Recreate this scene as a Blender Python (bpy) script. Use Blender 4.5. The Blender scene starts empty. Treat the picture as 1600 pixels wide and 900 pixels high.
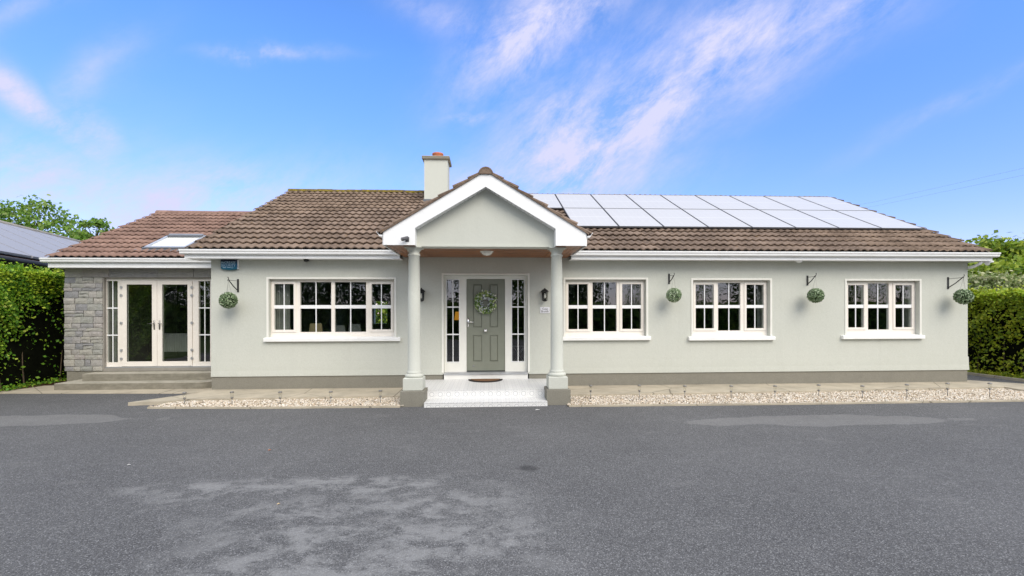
import bpy, math, random
import numpy as np
from mathutils import Vector, Matrix
random.seed(7); rng = np.random.default_rng(7)
SC = bpy.context.scene; COL = SC.collection
# ------------------------------------------------------------------ camera
F = 716.0; TH = math.radians(2.87); ZC = 1.66; HY = 489.0; ROLL = 0.00255
cd = bpy.data.cameras.new('camera'); cam = bpy.data.objects.new('camera', cd); COL.objects.link(cam)
cd.sensor_width = 36; cd.lens = F/1600*36; cd.clip_start = .05; cd.clip_end = 3000
cd.shift_y = (HY-450)/1600
fw = Vector((math.sin(TH), math.cos(TH), 0)); rt = Vector((math.cos(TH), -math.sin(TH), 0)); up = Vector((0,0,1))
rt2 = (rt - up*ROLL).normalized(); up2 = (up + rt*ROLL).normalized()
cam.matrix_world = Matrix(((rt2.x,up2.x,-fw.x,0),(rt2.y,up2.y,-fw.y,0),(rt2.z,up2.z,-fw.z,ZC),(0,0,0,1)))
SC.camera = cam
def ray(px, py): return fw + rt2*((px-800)/F) + up2*((HY-py)/F)
def P(px, py, Y):                       # a photograph pixel on the plane y = Y
    r = ray(px, py); k = Y/r.y; return r.x*k, ZC + r.z*k
def PX(px, Y): return P(px, 489, Y)[0]
def PZ(px, py, Y): return P(px, py, Y)[1]
def G(px, py, z=0.0):                   # a photograph pixel on the horizontal plane z
    r = ray(px, py); k = (z-ZC)/r.z; return r.x*k, r.y*k
def D(px, py, dist):                    # a pixel at a camera depth
    r = ray(px, py)*dist; return Vector((r.x, r.y, r.z+ZC))
# ------------------------------------------------------------------ world, sun, exposure
SUN_EL, SUN_AZ = math.radians(40), math.radians(152)      # azimuth clockwise from +y
w = bpy.data.worlds.new('World'); SC.world = w; w.use_nodes = True
nt = w.node_tree; N = nt.nodes; L = nt.links; N.clear()
def nd(t, **k):
    n = N.new(t)
    for a, b in k.items(): setattr(n, a, b)
    return n
def mth(op, a, b=None, c=None, clamp=False):
    n = N.new('ShaderNodeMath'); n.operation = op; n.use_clamp = clamp
    for i, v in enumerate((a, b, c)):
        if v is None: continue
        if isinstance(v, (int, float)): n.inputs[i].default_value = v
        else: L.new(v, n.inputs[i])
    return n.outputs[0]
sky = nd('ShaderNodeTexSky', sky_type='NISHITA', sun_disc=False)
sky.sun_elevation = SUN_EL; sky.sun_rotation = SUN_AZ; sky.air_density = 1.0; sky.dust_density = .25; sky.ozone_density = 1.6
tc = nd('ShaderNodeTexCoord'); sep = nd('ShaderNodeSeparateXYZ'); L.new(tc.outputs['Generated'], sep.inputs[0])
dx, dy, dz = sep.outputs
ay = mth('MAXIMUM', mth('ABSOLUTE', dy), .12)
u = mth('DIVIDE', dx, ay); v = mth('DIVIDE', dz, ay)
def wpx(px, py):
    r = ray(px, py); return r.x/r.y, r.z/r.y
# warp so that cloud edges are ragged
n0 = nd('ShaderNodeTexNoise'); n0.inputs['Scale'].default_value = 5; n0.inputs['Detail'].default_value = 5; L.new(tc.outputs['Generated'], n0.inputs['Vector'])
sw = nd('ShaderNodeSeparateColor'); L.new(n0.outputs['Color'], sw.inputs[0])
uw = mth('ADD', u, mth('MULTIPLY', mth('SUBTRACT', sw.outputs[0], .5), .15))
vw = mth('ADD', v, mth('MULTIPLY', mth('SUBTRACT', sw.outputs[1], .5), .15))
ELL = [(900,262,190,85,45,1.0),(1080,120,90,60,35,.8),(820,90,70,40,60,.8),(1010,175,170,62,42,1.0),(1150,80,190,62,30,.95),(1290,15,170,50,22,.7),(850,45,150,48,42,1.0),
       (45,160,130,20,-36,.8),(150,208,50,20,-50,.6),(20,275,190,50,-12,.8),(270,315,200,48,5,.8),(415,78,70,9,3,.75),(738,195,45,9,3,.6),
       (860,290,170,42,8,.8),(700,20,90,30,-30,.35),(150,130,90,24,40,.3),(1500,160,160,16,28,.25),(60,20,120,18,20,.35),(420,270,60,14,10,.35)]
tot = None
for (cx, cy, ra, rb, an, am) in ELL:
    cu, cv = wpx(cx, cy); ca, sa = math.cos(math.radians(an)), math.sin(math.radians(an))
    du = mth('SUBTRACT', uw, cu); dv = mth('SUBTRACT', vw, cv)
    a = mth('MULTIPLY', mth('ADD', mth('MULTIPLY', du, ca), mth('MULTIPLY', dv, sa)), F/ra)
    b = mth('MULTIPLY', mth('SUBTRACT', mth('MULTIPLY', dv, ca), mth('MULTIPLY', du, sa)), F/rb)
    r2 = mth('ADD', mth('MULTIPLY', a, a), mth('MULTIPLY', b, b))
    e = mth('MULTIPLY', mth('POWER', 2.718, mth('MULTIPLY', r2, -.8)), am)
    tot = e if tot is None else mth('MAXIMUM', tot, e)
mp = nd('ShaderNodeMapping'); mp.inputs['Rotation'].default_value = (0, math.radians(38), 0); L.new(tc.outputs['Generated'], mp.inputs[0])
mp2 = nd('ShaderNodeMapping'); mp2.inputs['Scale'].default_value = (1.0, 1.0, 2.3); L.new(mp.outputs[0], mp2.inputs[0])
ns = nd('ShaderNodeTexNoise'); ns.inputs['Scale'].default_value = 5.5; ns.inputs['Detail'].default_value = 10; ns.inputs['Roughness'].default_value = .70; ns.inputs['Distortion'].default_value = .2
L.new(mp2.outputs[0], ns.inputs['Vector'])
nb = nd('ShaderNodeTexNoise'); nb.inputs['Scale'].default_value = 1.6; nb.inputs['Detail'].default_value = 4; L.new(mp2.outputs[0], nb.inputs['Vector'])
streak = mth('MULTIPLY', mth('SUBTRACT', ns.outputs[0], .37), 3.0, clamp=True)
wisp = mth('MULTIPLY', mth('MULTIPLY', mth('SUBTRACT', nb.outputs[0], .52), 2.2, clamp=True), .5)
dens = mth('MULTIPLY', mth('ADD', tot, mth('MULTIPLY', wisp, .55)), mth('ADD', mth('MULTIPLY', streak, 1.5), .14), clamp=True)
hs = nd('ShaderNodeHueSaturation'); hs.inputs['Saturation'].default_value = 1.22; hs.inputs['Value'].default_value = 1.0; L.new(sky.outputs[0], hs.inputs['Color'])
tint = nd('ShaderNodeMix', data_type='RGBA', blend_type='MULTIPLY'); tint.inputs[0].default_value = 1; L.new(hs.outputs[0], tint.inputs[6]); 
tg = nd('ShaderNodeMix', data_type='RGBA'); L.new(mth('MULTIPLY', mth('MAXIMUM', dz, 0.0), 2.1, clamp=True), tg.inputs[0]); tg.inputs[6].default_value = (.70, .56, .84, 1); tg.inputs[7].default_value = (1.02, 1.04, 1.28, 1); L.new(tg.outputs[2], tint.inputs[7])
mx = nd('ShaderNodeMix', data_type='RGBA'); L.new(dens, mx.inputs[0]); L.new(tint.outputs[2], mx.inputs[6]); mx.inputs[7].default_value = (2.95, 3.0, 4.2, 1)
# broken white cloud overhead and behind the viewer (what the panes and panels mirror)
cov = mth('MULTIPLY', mth('ADD', mth('SUBTRACT', dz, mth('MULTIPLY', dy, .9)), .10), 1.7, clamp=True)
n5 = nd('ShaderNodeTexNoise'); n5.inputs['Scale'].default_value = 2.2; n5.inputs['Detail'].default_value = 6; L.new(tc.outputs['Generated'], n5.inputs['Vector'])
cov = mth('MULTIPLY', cov, mth('ADD', mth('MULTIPLY', dz, 3.0), .7, clamp=True))
cov = mth('MULTIPLY', cov, mth('ADD', mth('MULTIPLY', n5.outputs[0], 1.2), .28), clamp=True)
mc_ = nd('ShaderNodeMix', data_type='RGBA'); L.new(cov, mc_.inputs[0]); L.new(mx.outputs[2], mc_.inputs[6]); mc_.inputs[7].default_value = (5.85, 6.1, 6.6, 1)
bg = nd('ShaderNodeBackground'); bg.inputs[1].default_value = .15; L.new(mc_.outputs[2], bg.inputs[0])
wo = nd('ShaderNodeOutputWorld'); L.new(bg.outputs[0], wo.inputs[0])
sl = bpy.data.lights.new('sun', 'SUN'); sl.energy = 1.5; sl.angle = math.radians(38); sl.color = (1.0, .91, .77)
so = bpy.data.objects.new('sun', sl); COL.objects.link(so)
sd = Vector((math.sin(SUN_AZ)*math.cos(SUN_EL), math.cos(SUN_AZ)*math.cos(SUN_EL), math.sin(SUN_EL)))
so.rotation_euler = sd.to_track_quat('Z', 'Y').to_euler()
SC.view_settings.view_transform = 'Standard'; SC.view_settings.look = 'None'; SC.view_settings.exposure = 0.71; SC.view_settings.gamma = 1
try: SC.cycles.transparent_max_bounces = 12; SC.cycles.max_bounces = 6
except Exception: pass
# ------------------------------------------------------------------ materials
def s2l(c): return tuple(((x/255)/12.92 if x/255 <= .04045 else ((x/255+.055)/1.055)**2.4) for x in c)
class Mat:
    def __init__(s, name):
        s.m = bpy.data.materials.new(name); s.m.use_nodes = True; s.t = s.m.node_tree; s.b = s.t.nodes['Principled BSDF']; s.o = s.t.nodes['Material Output']
    def n(s, t, **k):
        q = s.t.nodes.new(t)
        for a, b in k.items():
            if a in ('data_type','blend_type','operation','use_clamp','feature','distance','noise_dimensions','interpolation'): setattr(q, a, b)
            else: q.inputs[a].default_value = b
        return q
    def l(s, a, b): s.t.links.new(a, b)
    def math(s, op, a, b=None, clamp=False):
        q = s.t.nodes.new('ShaderNodeMath'); q.operation = op; q.use_clamp = clamp
        for i, x in enumerate((a, b)):
            if x is None: continue
            if isinstance(x, (int, float)): q.inputs[i].default_value = x
            else: s.l(x, q.inputs[i])
        return q.outputs[0]
    def mix(s, f, a, b, bt='MIX'):
        q = s.t.nodes.new('ShaderNodeMix'); q.data_type = 'RGBA'; q.blend_type = bt
        for i, x in ((0, f), (6, a), (7, b)):
            if isinstance(x, (int, float)): q.inputs[i].default_value = x
            elif isinstance(x, tuple): q.inputs[i].default_value = (*x[:3], 1)
            else: s.l(x, q.inputs[i])
        return q.outputs[2]
    def pos(s): return s.n('ShaderNodeNewGeometry').outputs['Position']
    def noise(s, scale, detail=4, rough=.55, vec=None, dist=0.0):
        q = s.n('ShaderNodeTexNoise'); q.inputs['Scale'].default_value = scale; q.inputs['Detail'].default_value = detail; q.inputs['Roughness'].default_value = rough; q.inputs['Distortion'].default_value = dist
        s.l(vec if vec is not None else s.pos(), q.inputs['Vector']); return q.outputs[0]
    def mapv(s, scale=(1,1,1), loc=(0,0,0), rot=(0,0,0), vec=None):
        q = s.n('ShaderNodeMapping'); q.inputs['Scale'].default_value = scale; q.inputs['Location'].default_value = loc; q.inputs['Rotation'].default_value = rot
        s.l(vec if vec is not None else s.pos(), q.inputs[0]); return q.outputs[0]
    def ramp(s, f, stops):
        q = s.n('ShaderNodeValToRGB'); cr = q.color_ramp
        while len(cr.elements) < len(stops): cr.elements.new(.5)
        for e, (p, c) in zip(cr.elements, stops): e.position = p; e.color = (*c, 1) if len(c) == 3 else c
        s.l(f, q.inputs[0]); return q.outputs[0]
    def base(s, c, rough=.6, spec=.4, metal=0):
        if isinstance(c, tuple): s.b.inputs['Base Color'].default_value = (*c[:3], 1)
        else: s.l(c, s.b.inputs['Base Color'])
        if isinstance(rough, (int, float)): s.b.inputs['Roughness'].default_value = rough
        else: s.l(rough, s.b.inputs['Roughness'])
        s.b.inputs['Specular IOR Level'].default_value = spec; s.b.inputs['Metallic'].default_value = metal; return s
    def bump(s, h, strength=.3, dist=.01):
        q = s.n('ShaderNodeBump'); q.inputs['Strength'].default_value = strength; q.inputs['Distance'].default_value = dist
        s.l(h, q.inputs['Height']); s.l(q.outputs[0], s.b.inputs['Normal']); return s
def plain(name, c, rough=.5, spec=.4, metal=0, var=.06, vs=6.0, bump=.08, bs=60):
    M = Mat(name); n = M.noise(vs, 5, .6)
    lo = tuple(x*(1-var) for x in c); hi = tuple(min(1, x*(1+var)) for x in c)
    M.base(M.ramp(n, [(.3, lo), (.7, hi)]), rough, spec, metal)
    if bump: M.bump(M.noise(bs, 3), bump, .004)
    return M.m
MT = {}
def render_mat(name, c, stain):
    M = Mat(name); a = M.noise(1.1, 6, .6); b = M.noise(1.0, 5, .6, M.mapv((6,6,.5)))
    col = M.mix(M.math('MULTIPLY', M.math('SUBTRACT', a, .45, True), .8), c, stain)
    col = M.mix(M.math('MULTIPLY', M.math('SUBTRACT', b, .52, True), .5), col, tuple(x*.70 for x in c))
    sp_ = M.n('ShaderNodeSeparateXYZ'); M.l(M.pos(), sp_.inputs[0]); spl = M.math('MULTIPLY', M.math('SUBTRACT', .72, sp_.outputs[2], True), M.noise(9, 5, .7)); col = M.mix(M.math('MULTIPLY', spl, 1.1, True), col, tuple(x*.72 for x in stain))
    fine = M.noise(70, 4, .7)
    col = M.mix(.09, col, M.ramp(fine, [(.3, (0,0,0)), (.7, (1,1,1))]))
    M.base(col, .85, .2); M.bump(M.math('ADD', M.math('MULTIPLY', M.noise(220, 3, .7), .5), M.noise(14, 3)), .35, .006); return M.m
MT['wall'] = render_mat('sage_render', (.575,.588,.525), (.50,.52,.45))
MT['column'] = render_mat('column_paint', (.60,.615,.55), (.55,.56,.49))
MT['plinth'] = render_mat('plinth_paint', (.235,.22,.175), (.17,.16,.125))
MT['white'] = plain('white_upvc', (.88,.885,.89), .3, .5, var=.03, bump=0)
MT['cream'] = plain('cream_upvc', (.85,.795,.725), .35, .5, var=.03, bump=0)
MT['creamdark'] = plain('cream_trim', (.84,.80,.72), .5, .4, var=.04)
MT['sill'] = plain('sill_paint', (.86,.86,.84), .6, .3, var=.05, bump=.3, bs=25)
MT['trim'] = plain('trim_paint', (.80,.79,.73), .6, .3, var=.03)
MT['gasket'] = plain('gasket', (.02,.02,.02), .6, bump=0)
MT['door'] = plain('door_green', s2l((128,131,118)), .42, .4, var=.05, bump=.15, bs=90)
MT['chrome'] = plain('chrome', (.72,.72,.72), .22, .5, 1.0, bump=0)
MT['steel'] = plain('steel', (.26,.25,.24), .35, .5, .8, bump=0)
MT['black'] = plain('black_iron', (.018,.018,.019), .5, .4)
MT['darkgrey'] = plain('dark_grey_plastic', (.10,.10,.11), .5)
MT['lead'] = plain('lead_flashing', (.13,.14,.16), .5, .4)
MT['alum'] = plain('aluminium', (.55,.56,.58), .35, .5, .6, bump=0)
MT['blind'] = plain('white_blind', (.88,.88,.87), .8, .2)
MT['gravelbase'] = plain('gravel_shade_bed', (.11,.085,.055), .95, .1, var=.4, bump=.3)  # dark bed colour also draws the shadow line along the path edge
MT['terracotta'] = plain('terracotta', (.50,.17,.09), .8, .2, var=.2)
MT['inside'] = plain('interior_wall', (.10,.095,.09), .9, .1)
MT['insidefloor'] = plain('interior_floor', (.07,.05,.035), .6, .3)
MT['curtain'] = plain('curtain', (.40,.39,.37), .9, .1, var=.15)
MT['chairtan'] = plain('tan_fabric', (.80,.62,.36), .9, .1)
MT['chairgrey'] = plain('grey_fabric', (.5,.5,.48), .9, .1)
MT['radiator'] = plain('radiator', (.65,.64,.62), .5)
MT['bark'] = plain('bark', (.10,.075,.05), .9, .1, var=.3, vs=20, bump=.5, bs=30)
MT['core'] = plain('hedge_shade_core', (.005,.006,.003), .95, .05, var=.4, bump=0)  # near-black colour stands in for the shade deep inside the foliage
MT['coir'] = plain('coir', (.20,.11,.06), .95, .1, var=.35, vs=60, bump=.5, bs=150)
MT['rubber'] = plain('rubber', (.03,.025,.022), .8, .2)
MT['pole'] = plain('cable_grey', (.30,.32,.36), .6, bump=0)
def glass_mat(name, ior=2.3, tint=(.80,.86,.84)):
    M = Mat(name); t = M.t; t.nodes.remove(M.b)
    ge = M.n('ShaderNodeNewGeometry'); dt = M.n('ShaderNodeVectorMath'); dt.operation = 'DOT_PRODUCT'; M.l(ge.outputs['Normal'], dt.inputs[0]); M.l(ge.outputs['Incoming'], dt.inputs[1])
    f0 = ((ior-1)/(ior+1))**2; ca_ = M.math('SUBTRACT', 1.0, M.math('ABSOLUTE', dt.outputs['Value']), True); frv = M.math('ADD', M.math('MULTIPLY', M.math('POWER', ca_, 5.0), 1-f0), f0, True)
    wv = M.noise(1.7, 2); bp = t.nodes.new('ShaderNodeBump'); bp.inputs['Strength'].default_value = .05; bp.inputs['Distance'].default_value = .05; M.l(wv, bp.inputs['Height'])
    tr = t.nodes.new('ShaderNodeBsdfTransparent'); tr.inputs[0].default_value = (*tint, 1)
    gl = t.nodes.new('ShaderNodeBsdfGlossy'); gl.inputs['Roughness'].default_value = .01; M.l(bp.outputs[0], gl.inputs['Normal'])
    ms = t.nodes.new('ShaderNodeMixShader'); M.l(frv, ms.inputs[0]); M.l(tr.outputs[0], ms.inputs[1]); M.l(gl.outputs[0], ms.inputs[2]); M.l(ms.outputs[0], M.o.inputs[0]); return M.m
MT['glass'] = glass_mat('window_glass', 2.3)
MT['lampglass'] = glass_mat('lamp_glass', 1.5, (.95,.95,.93))
def emis(name, c, st, base=(.8,.7,.5)):
    M = Mat(name); M.base(base, .6); M.b.inputs['Emission Color'].default_value = (*c, 1); M.b.inputs['Emission Strength'].default_value = st; return M.m
MT['amber'] = emis('amber_shade', (1,.42,.04), .28, (.7,.4,.1))
MT['opal'] = plain('opal_glass', (.80,.79,.74), .25, .5, bump=0)
# timber soffit: board lines are geometry, this is grain
M = Mat('stained_timber'); g = M.noise(3, 6, .65, M.mapv((.5, 9, 9))); M.base(M.ramp(g, [(.35, (.10,.030,.008)), (.62, (.46,.17,.05))]), .28, .6); M.bump(g, .1, .003); MT['timber'] = M.m
# roof tiles
def tile_mat(name, base, base2, lichen, amt):
    M = Mat(name); g = M.pos()
    cell = M.mapv((1/.33, 1/.309, 0), vec=g); fl = M.n('ShaderNodeVectorMath'); fl.operation = 'FLOOR'; M.l(cell, fl.inputs[0])
    wn = M.n('ShaderNodeTexWhiteNoise'); M.l(fl.outputs[0], wn.inputs['Vector'])
    col = M.mix(wn.outputs[0], base, base2)
    n1 = M.noise(2.2, 5, .65); col = M.mix(M.math('MULTIPLY', M.math('SUBTRACT', n1, .42, True), 1.6, True), col, tuple(x*.62 for x in base))
    n3 = M.noise(26, 5, .7); col = M.mix(M.math('MULTIPLY', M.math('SUBTRACT', n3, .50, True), 1.6, True), col, tuple(min(1, x*1.9) for x in base2))
    n2 = M.noise(7.5, 6, .7); lp = M.noise(.7, 3)
    lm = M.math('MULTIPLY', M.math('SUBTRACT', M.math('ADD', n2, M.math('MULTIPLY', lp, .45)), amt, True), 9, True)
    col = M.mix(M.math('MULTIPLY', lm, .8), col, lichen)
    pl = M.noise(34, 2, .5); col = M.mix(M.math('MULTIPLY', M.math('SUBTRACT', pl, .73, True), 12, True), col, (.42,.36,.26))
    M.base(col, .9, .15); M.bump(M.noise(90, 4, .7), .5, .006); return M.m
MT['tile'] = tile_mat('brown_concrete_tile', (.152,.110,.083), (.265,.195,.148), (.34,.19,.06), .88)
MT['tilered'] = tile_mat('red_brown_tile', (.20,.128,.104), (.295,.19,.152), (.28,.20,.12), 1.0)
M = Mat('mossy_ridge'); n = M.noise(9, 5, .7); M.base(M.ramp(n, [(.38, (.10,.075,.055)), (.52, (.16,.12,.03)), (.66, (.28,.22,.03))]), .9, .1); M.bump(M.noise(50, 4), .6, .01); MT['ridge'] = M.m
# stone
M = Mat('grey_stone'); oi = M.n('ShaderNodeObjectInfo'); n = M.noise(16, 6, .65)
col = M.ramp(oi.outputs['Random'], [(0, (.24,.245,.26)), (.25, (.36,.345,.34)), (.5, (.44,.42,.37)), (.75, (.33,.335,.31)), (1, (.42,.38,.36))]); n7 = M.noise(45, 6, .75); col = M.mix(M.math('MULTIPLY', M.math('SUBTRACT', n7, .54, True), 3, True), col, (.55,.53,.48)); col = M.mix(M.math('MULTIPLY', M.math('SUBTRACT', n, .46, True), 1.6, True), col, (.21,.21,.215))
M.base(col, .88, .2); M.bump(M.noise(30, 7, .75), .9, .016); MT['stone'] = M.m
MT['mortar'] = plain('mortar', (.30,.28,.25), .95, .1, var=.1, bump=.4)
# concrete
def conc(name, c, dark, sc=1.0, crack=True):
    M = Mat(name); a = M.noise(2.3*sc, 6, .65); b = M.noise(22, 5, .7)
    col = M.ramp(a, [(.32, dark), (.62, c)]); col = M.mix(M.math('MULTIPLY', M.math('SUBTRACT', b, .55, True), 2, True), col, tuple(x*.6 for x in c))
    cr = M.n('ShaderNodeTexVoronoi'); cr.feature = 'DISTANCE_TO_EDGE'; cr.inputs['Scale'].default_value = .55; M.l(M.mapv((1,1,1), vec=None), cr.inputs['Vector'])
    ck = M.math('LESS_THAN', cr.outputs['Distance'], .004); col = M.mix(M.math('MULTIPLY', ck, .7 if crack else 0), col, tuple(x*.35 for x in dark))
    if not crack:      # upright faces are toned darker in mottled amounts
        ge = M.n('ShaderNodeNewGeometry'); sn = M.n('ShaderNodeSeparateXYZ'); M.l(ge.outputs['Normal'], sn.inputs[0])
        up_ = M.math('ABSOLUTE', sn.outputs[2]); vert_ = M.math('MULTIPLY', M.math('SUBTRACT', 1.0, up_), M.math('ADD', M.math('MULTIPLY', M.noise(5, 6, .7, M.mapv((1,1,3))), .9), .15), True)
        col = M.mix(M.math('MULTIPLY', vert_, 1.0), col, (.125,.115,.088))
    M.base(col, .9, .15); M.bump(M.noise(120, 4, .7), .4, .005); return M.m
MT['path'] = conc('path_concrete', (.50,.44,.34), (.36,.32,.25))
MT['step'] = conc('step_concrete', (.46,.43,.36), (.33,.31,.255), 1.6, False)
# asphalt
M = Mat('asphalt'); g = M.pos()
def patch(cx, cy, rx, ry, soft=6, wob=.55, sc=1.6):
    mp_ = M.mapv((1/rx, 1/ry, 0), (-cx/rx, -cy/ry, 0)); nn = M.n('ShaderNodeTexNoise'); nn.inputs['Scale'].default_value = sc; nn.inputs['Detail'].default_value = 5; M.l(g, nn.inputs['Vector'])
    ad = M.n('ShaderNodeVectorMath'); ad.operation = 'MULTIPLY_ADD'; M.l(nn.outputs['Color'], ad.inputs[0]); ad.inputs[1].default_value = (wob*2,)*3; M.l(mp_, ad.inputs[2])
    sb = M.n('ShaderNodeVectorMath'); sb.operation = 'SUBTRACT'; M.l(ad.outputs[0], sb.inputs[0]); sb.inputs[1].default_value = (wob, wob, wob)
    sx = M.n('ShaderNodeSeparateXYZ'); M.l(sb.outputs[0], sx.inputs[0])
    r = M.math('SQRT', M.math('ADD', M.math('MULTIPLY', sx.outputs[0], sx.outputs[0]), M.math('MULTIPLY', sx.outputs[1], sx.outputs[1])))
    return M.math('MULTIPLY', M.math('SUBTRACT', 1.0, r), soft, True)
vo = M.n('ShaderNodeTexVoronoi'); vo.inputs['Scale'].default_value = 150; M.l(g, vo.inputs['Vector'])
vsep = M.n('ShaderNodeSeparateColor'); M.l(vo.outputs['Color'], vsep.inputs[0])
col = M.ramp(M.noise(.45, 6, .62), [(.32, (.082,.081,.082)), (.68, (.150,.148,.147))])
col = M.mix(.58, col, M.ramp(vsep.outputs[0], [(.0, (.035,.035,.037)), (.5, (.11,.11,.113)), (.86, (.18,.18,.18)), (1.0, (.40,.40,.40))]))
col = M.mix(M.math('MULTIPLY', M.math('SUBTRACT', M.noise(28, 5, .75), .5, True), 1.2, True), col, (.06,.06,.062))
lx, ly = G(60, 657); rx_, ry_ = G(1290, 657)
p1 = patch(lx-.3, ly, 1.9, .40, 14, .65, 1.1); p2 = patch(rx_, ry_, 2.0, .36, 14, .7, 1.1)
fx, fy = G(560, 835); wornmask = patch(fx+.1, fy, 1.7, 1.2, 2.2, .6, 1.3)
fx2, fy2 = G(330, 770); wm2 = patch(fx2+.75, fy2+.1, 2.0, .36, 2.5, .5, 1.6)
wm = M.math('MAXIMUM', wornmask, wm2)
wn1 = M.noise(3.2, 12, .80, M.mapv((.8,1.2,1)), .3); wn2 = M.math('MULTIPLY', M.math('SUBTRACT', wn1, .455, True), 9, True)
worn = M.math('MULTIPLY', wm, wn2)
flat = M.mix(.35, (.30,.298,.292), col)
col = M.mix(M.math('MULTIPLY', worn, .85), col, flat)
col = M.mix(M.math('MULTIPLY', M.math('MULTIPLY', M.math('MAXIMUM', p1, p2), M.math('ADD', M.math('MULTIPLY', M.noise(5, 6, .7), .9), .25), True), .8), col, M.mix(.45, (.28,.275,.265), col))
sx_, sy_ = G(825, 732); stn = patch(sx_, sy_, .13, .12, 2.2, .35, 8)
col = M.mix(M.math('MULTIPLY', stn, .6), col, (.03,.03,.032))
# scattered scuffs
sc_ = M.math('MULTIPLY', M.math('SUBTRACT', M.noise(1.3, 8, .75, M.mapv((1,2.5,1))), .57, True), 7, True)
col = M.mix(M.math('MULTIPLY', sc_, .45), col, (.22,.215,.21))
M.base(col, .86, .14); M.bump(M.math('ADD', vo.outputs['Distance'], M.math('MULTIPLY', M.noise(300, 2), .4)), .45, .005); MT['asphalt'] = M.m
M = Mat('field_grass'); n = M.noise(3, 6, .7); M.base(M.ramp(n, [(.3, (.03,.055,.012)), (.7, (.07,.10,.03))]), .9, .1); MT['grass'] = M.m
M = Mat('soil'); n = M.noise(9, 6, .7); M.base(M.ramp(n, [(.3, (.035,.022,.012)), (.7, (.11,.06,.035))]), .95, .1); M.bump(n, .6, .03); MT['soil'] = M.m
M = Mat('pebble'); ge = M.n('ShaderNodeNewGeometry')
M.base(M.ramp(ge.outputs['Random Per Island'], [(0, (.32,.24,.15)), (.2, (.60,.50,.38)), (.55, (.78,.70,.58)), (.85, (.86,.82,.76)), (1, (.60,.42,.26))]), .8, .2); MT['pebble'] = M.m
# porch tiles: printed ring and dotted corner pattern, period .155 m
def pattern_mat(name, vertical):
    M = Mat(name); m_ = M.mapv((1/.155, 1/.155, 1/.155), (PATX/.155, 0, .5)); fr = M.n('ShaderNodeVectorMath'); fr.operation = 'FRACTION'; M.l(m_, fr.inputs[0])
    s = M.n('ShaderNodeSeparateXYZ'); M.l(fr.outputs[0], s.inputs[0]); a = M.math('SUBTRACT', s.outputs[0], .5); b = M.math('SUBTRACT', s.outputs[2] if vertical else s.outputs[1], .5)
    r = M.math('SQRT', M.math('ADD', M.math('MULTIPLY', a, a), M.math('MULTIPLY', b, b)))
    ring = M.math('LESS_THAN', M.math('ABSOLUTE', M.math('SUBTRACT', r, .26)), .035)
    dia = M.math('LESS_THAN', M.math('ABSOLUTE', M.math('SUBTRACT', M.math('ADD', M.math('ABSOLUTE', a), M.math('ABSOLUTE', b)), .56)), .022)
    ck = M.n('ShaderNodeTexChecker'); ck.inputs['Scale'].default_value = 90; M.l(M.pos(), ck.inputs[0])
    dot = M.math('MULTIPLY', dia, ck.outputs['Fac'])
    grout = M.math('GREATER_THAN', M.math('MAXIMUM', M.math('ABSOLUTE', a), M.math('ABSOLUTE', b)), .488)
    f = M.math('MAXIMUM', M.math('MULTIPLY', ring, .6), M.math('MULTIPLY', dot, .7)); f = M.math('MAXIMUM', f, M.math('MULTIPLY', grout, .3))
    M.base(M.mix(f, (.76,.76,.75), (.33,.34,.36)), .35, .5); return M.m
PATX = 1.14
MT['ptile_v'] = pattern_mat('patterned_riser_tile', True); MT['ptile_h'] = pattern_mat('patterned_floor_tile', False)
MT['ptile_w'] = plain('white_porch_tile', (.76,.75,.72), .35, .5, var=.04, bump=0)
# solar glass
def solar(name, c, line, rough):
    M = Mat(name); co = M.n('ShaderNodeTexCoord').outputs['Object']; s = M.n('ShaderNodeSeparateXYZ'); M.l(co, s.inputs[0])
    fa = M.math('FRACT', M.math('MULTIPLY', s.outputs[0], 6/1.07)); fb = M.math('FRACT', M.math('MULTIPLY', s.outputs[1], 20/1.70))
    g_ = M.math('MAXIMUM', M.math('LESS_THAN', fa, .035), M.math('LESS_THAN', fb, .05))
    half = M.math('LESS_THAN', M.math('ABSOLUTE', M.math('SUBTRACT', s.outputs[1], .86)), .012)
    col = M.mix(M.math('MAXIMUM', M.math('MULTIPLY', g_, .55), half), c, line); col = M.mix(M.math('MULTIPLY', M.noise(1.3, 4), .18), col, line)
    M.base(col, rough, .6 if rough < .5 else .3); M.b.inputs['Coat Weight'].default_value = .35 if rough < .5 else 0; M.b.inputs['Coat Roughness'].default_value = .12; return M.m
MT['solar'] = solar('solar_glass', (.52,.50,.465), (.72,.70,.66), .3)  # pale base colour stands in for white sky mirrored in the glass
MT['solar2'] = solar('solar_glass_grey', (.30,.30,.325), (.36,.36,.38), .6)
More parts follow.
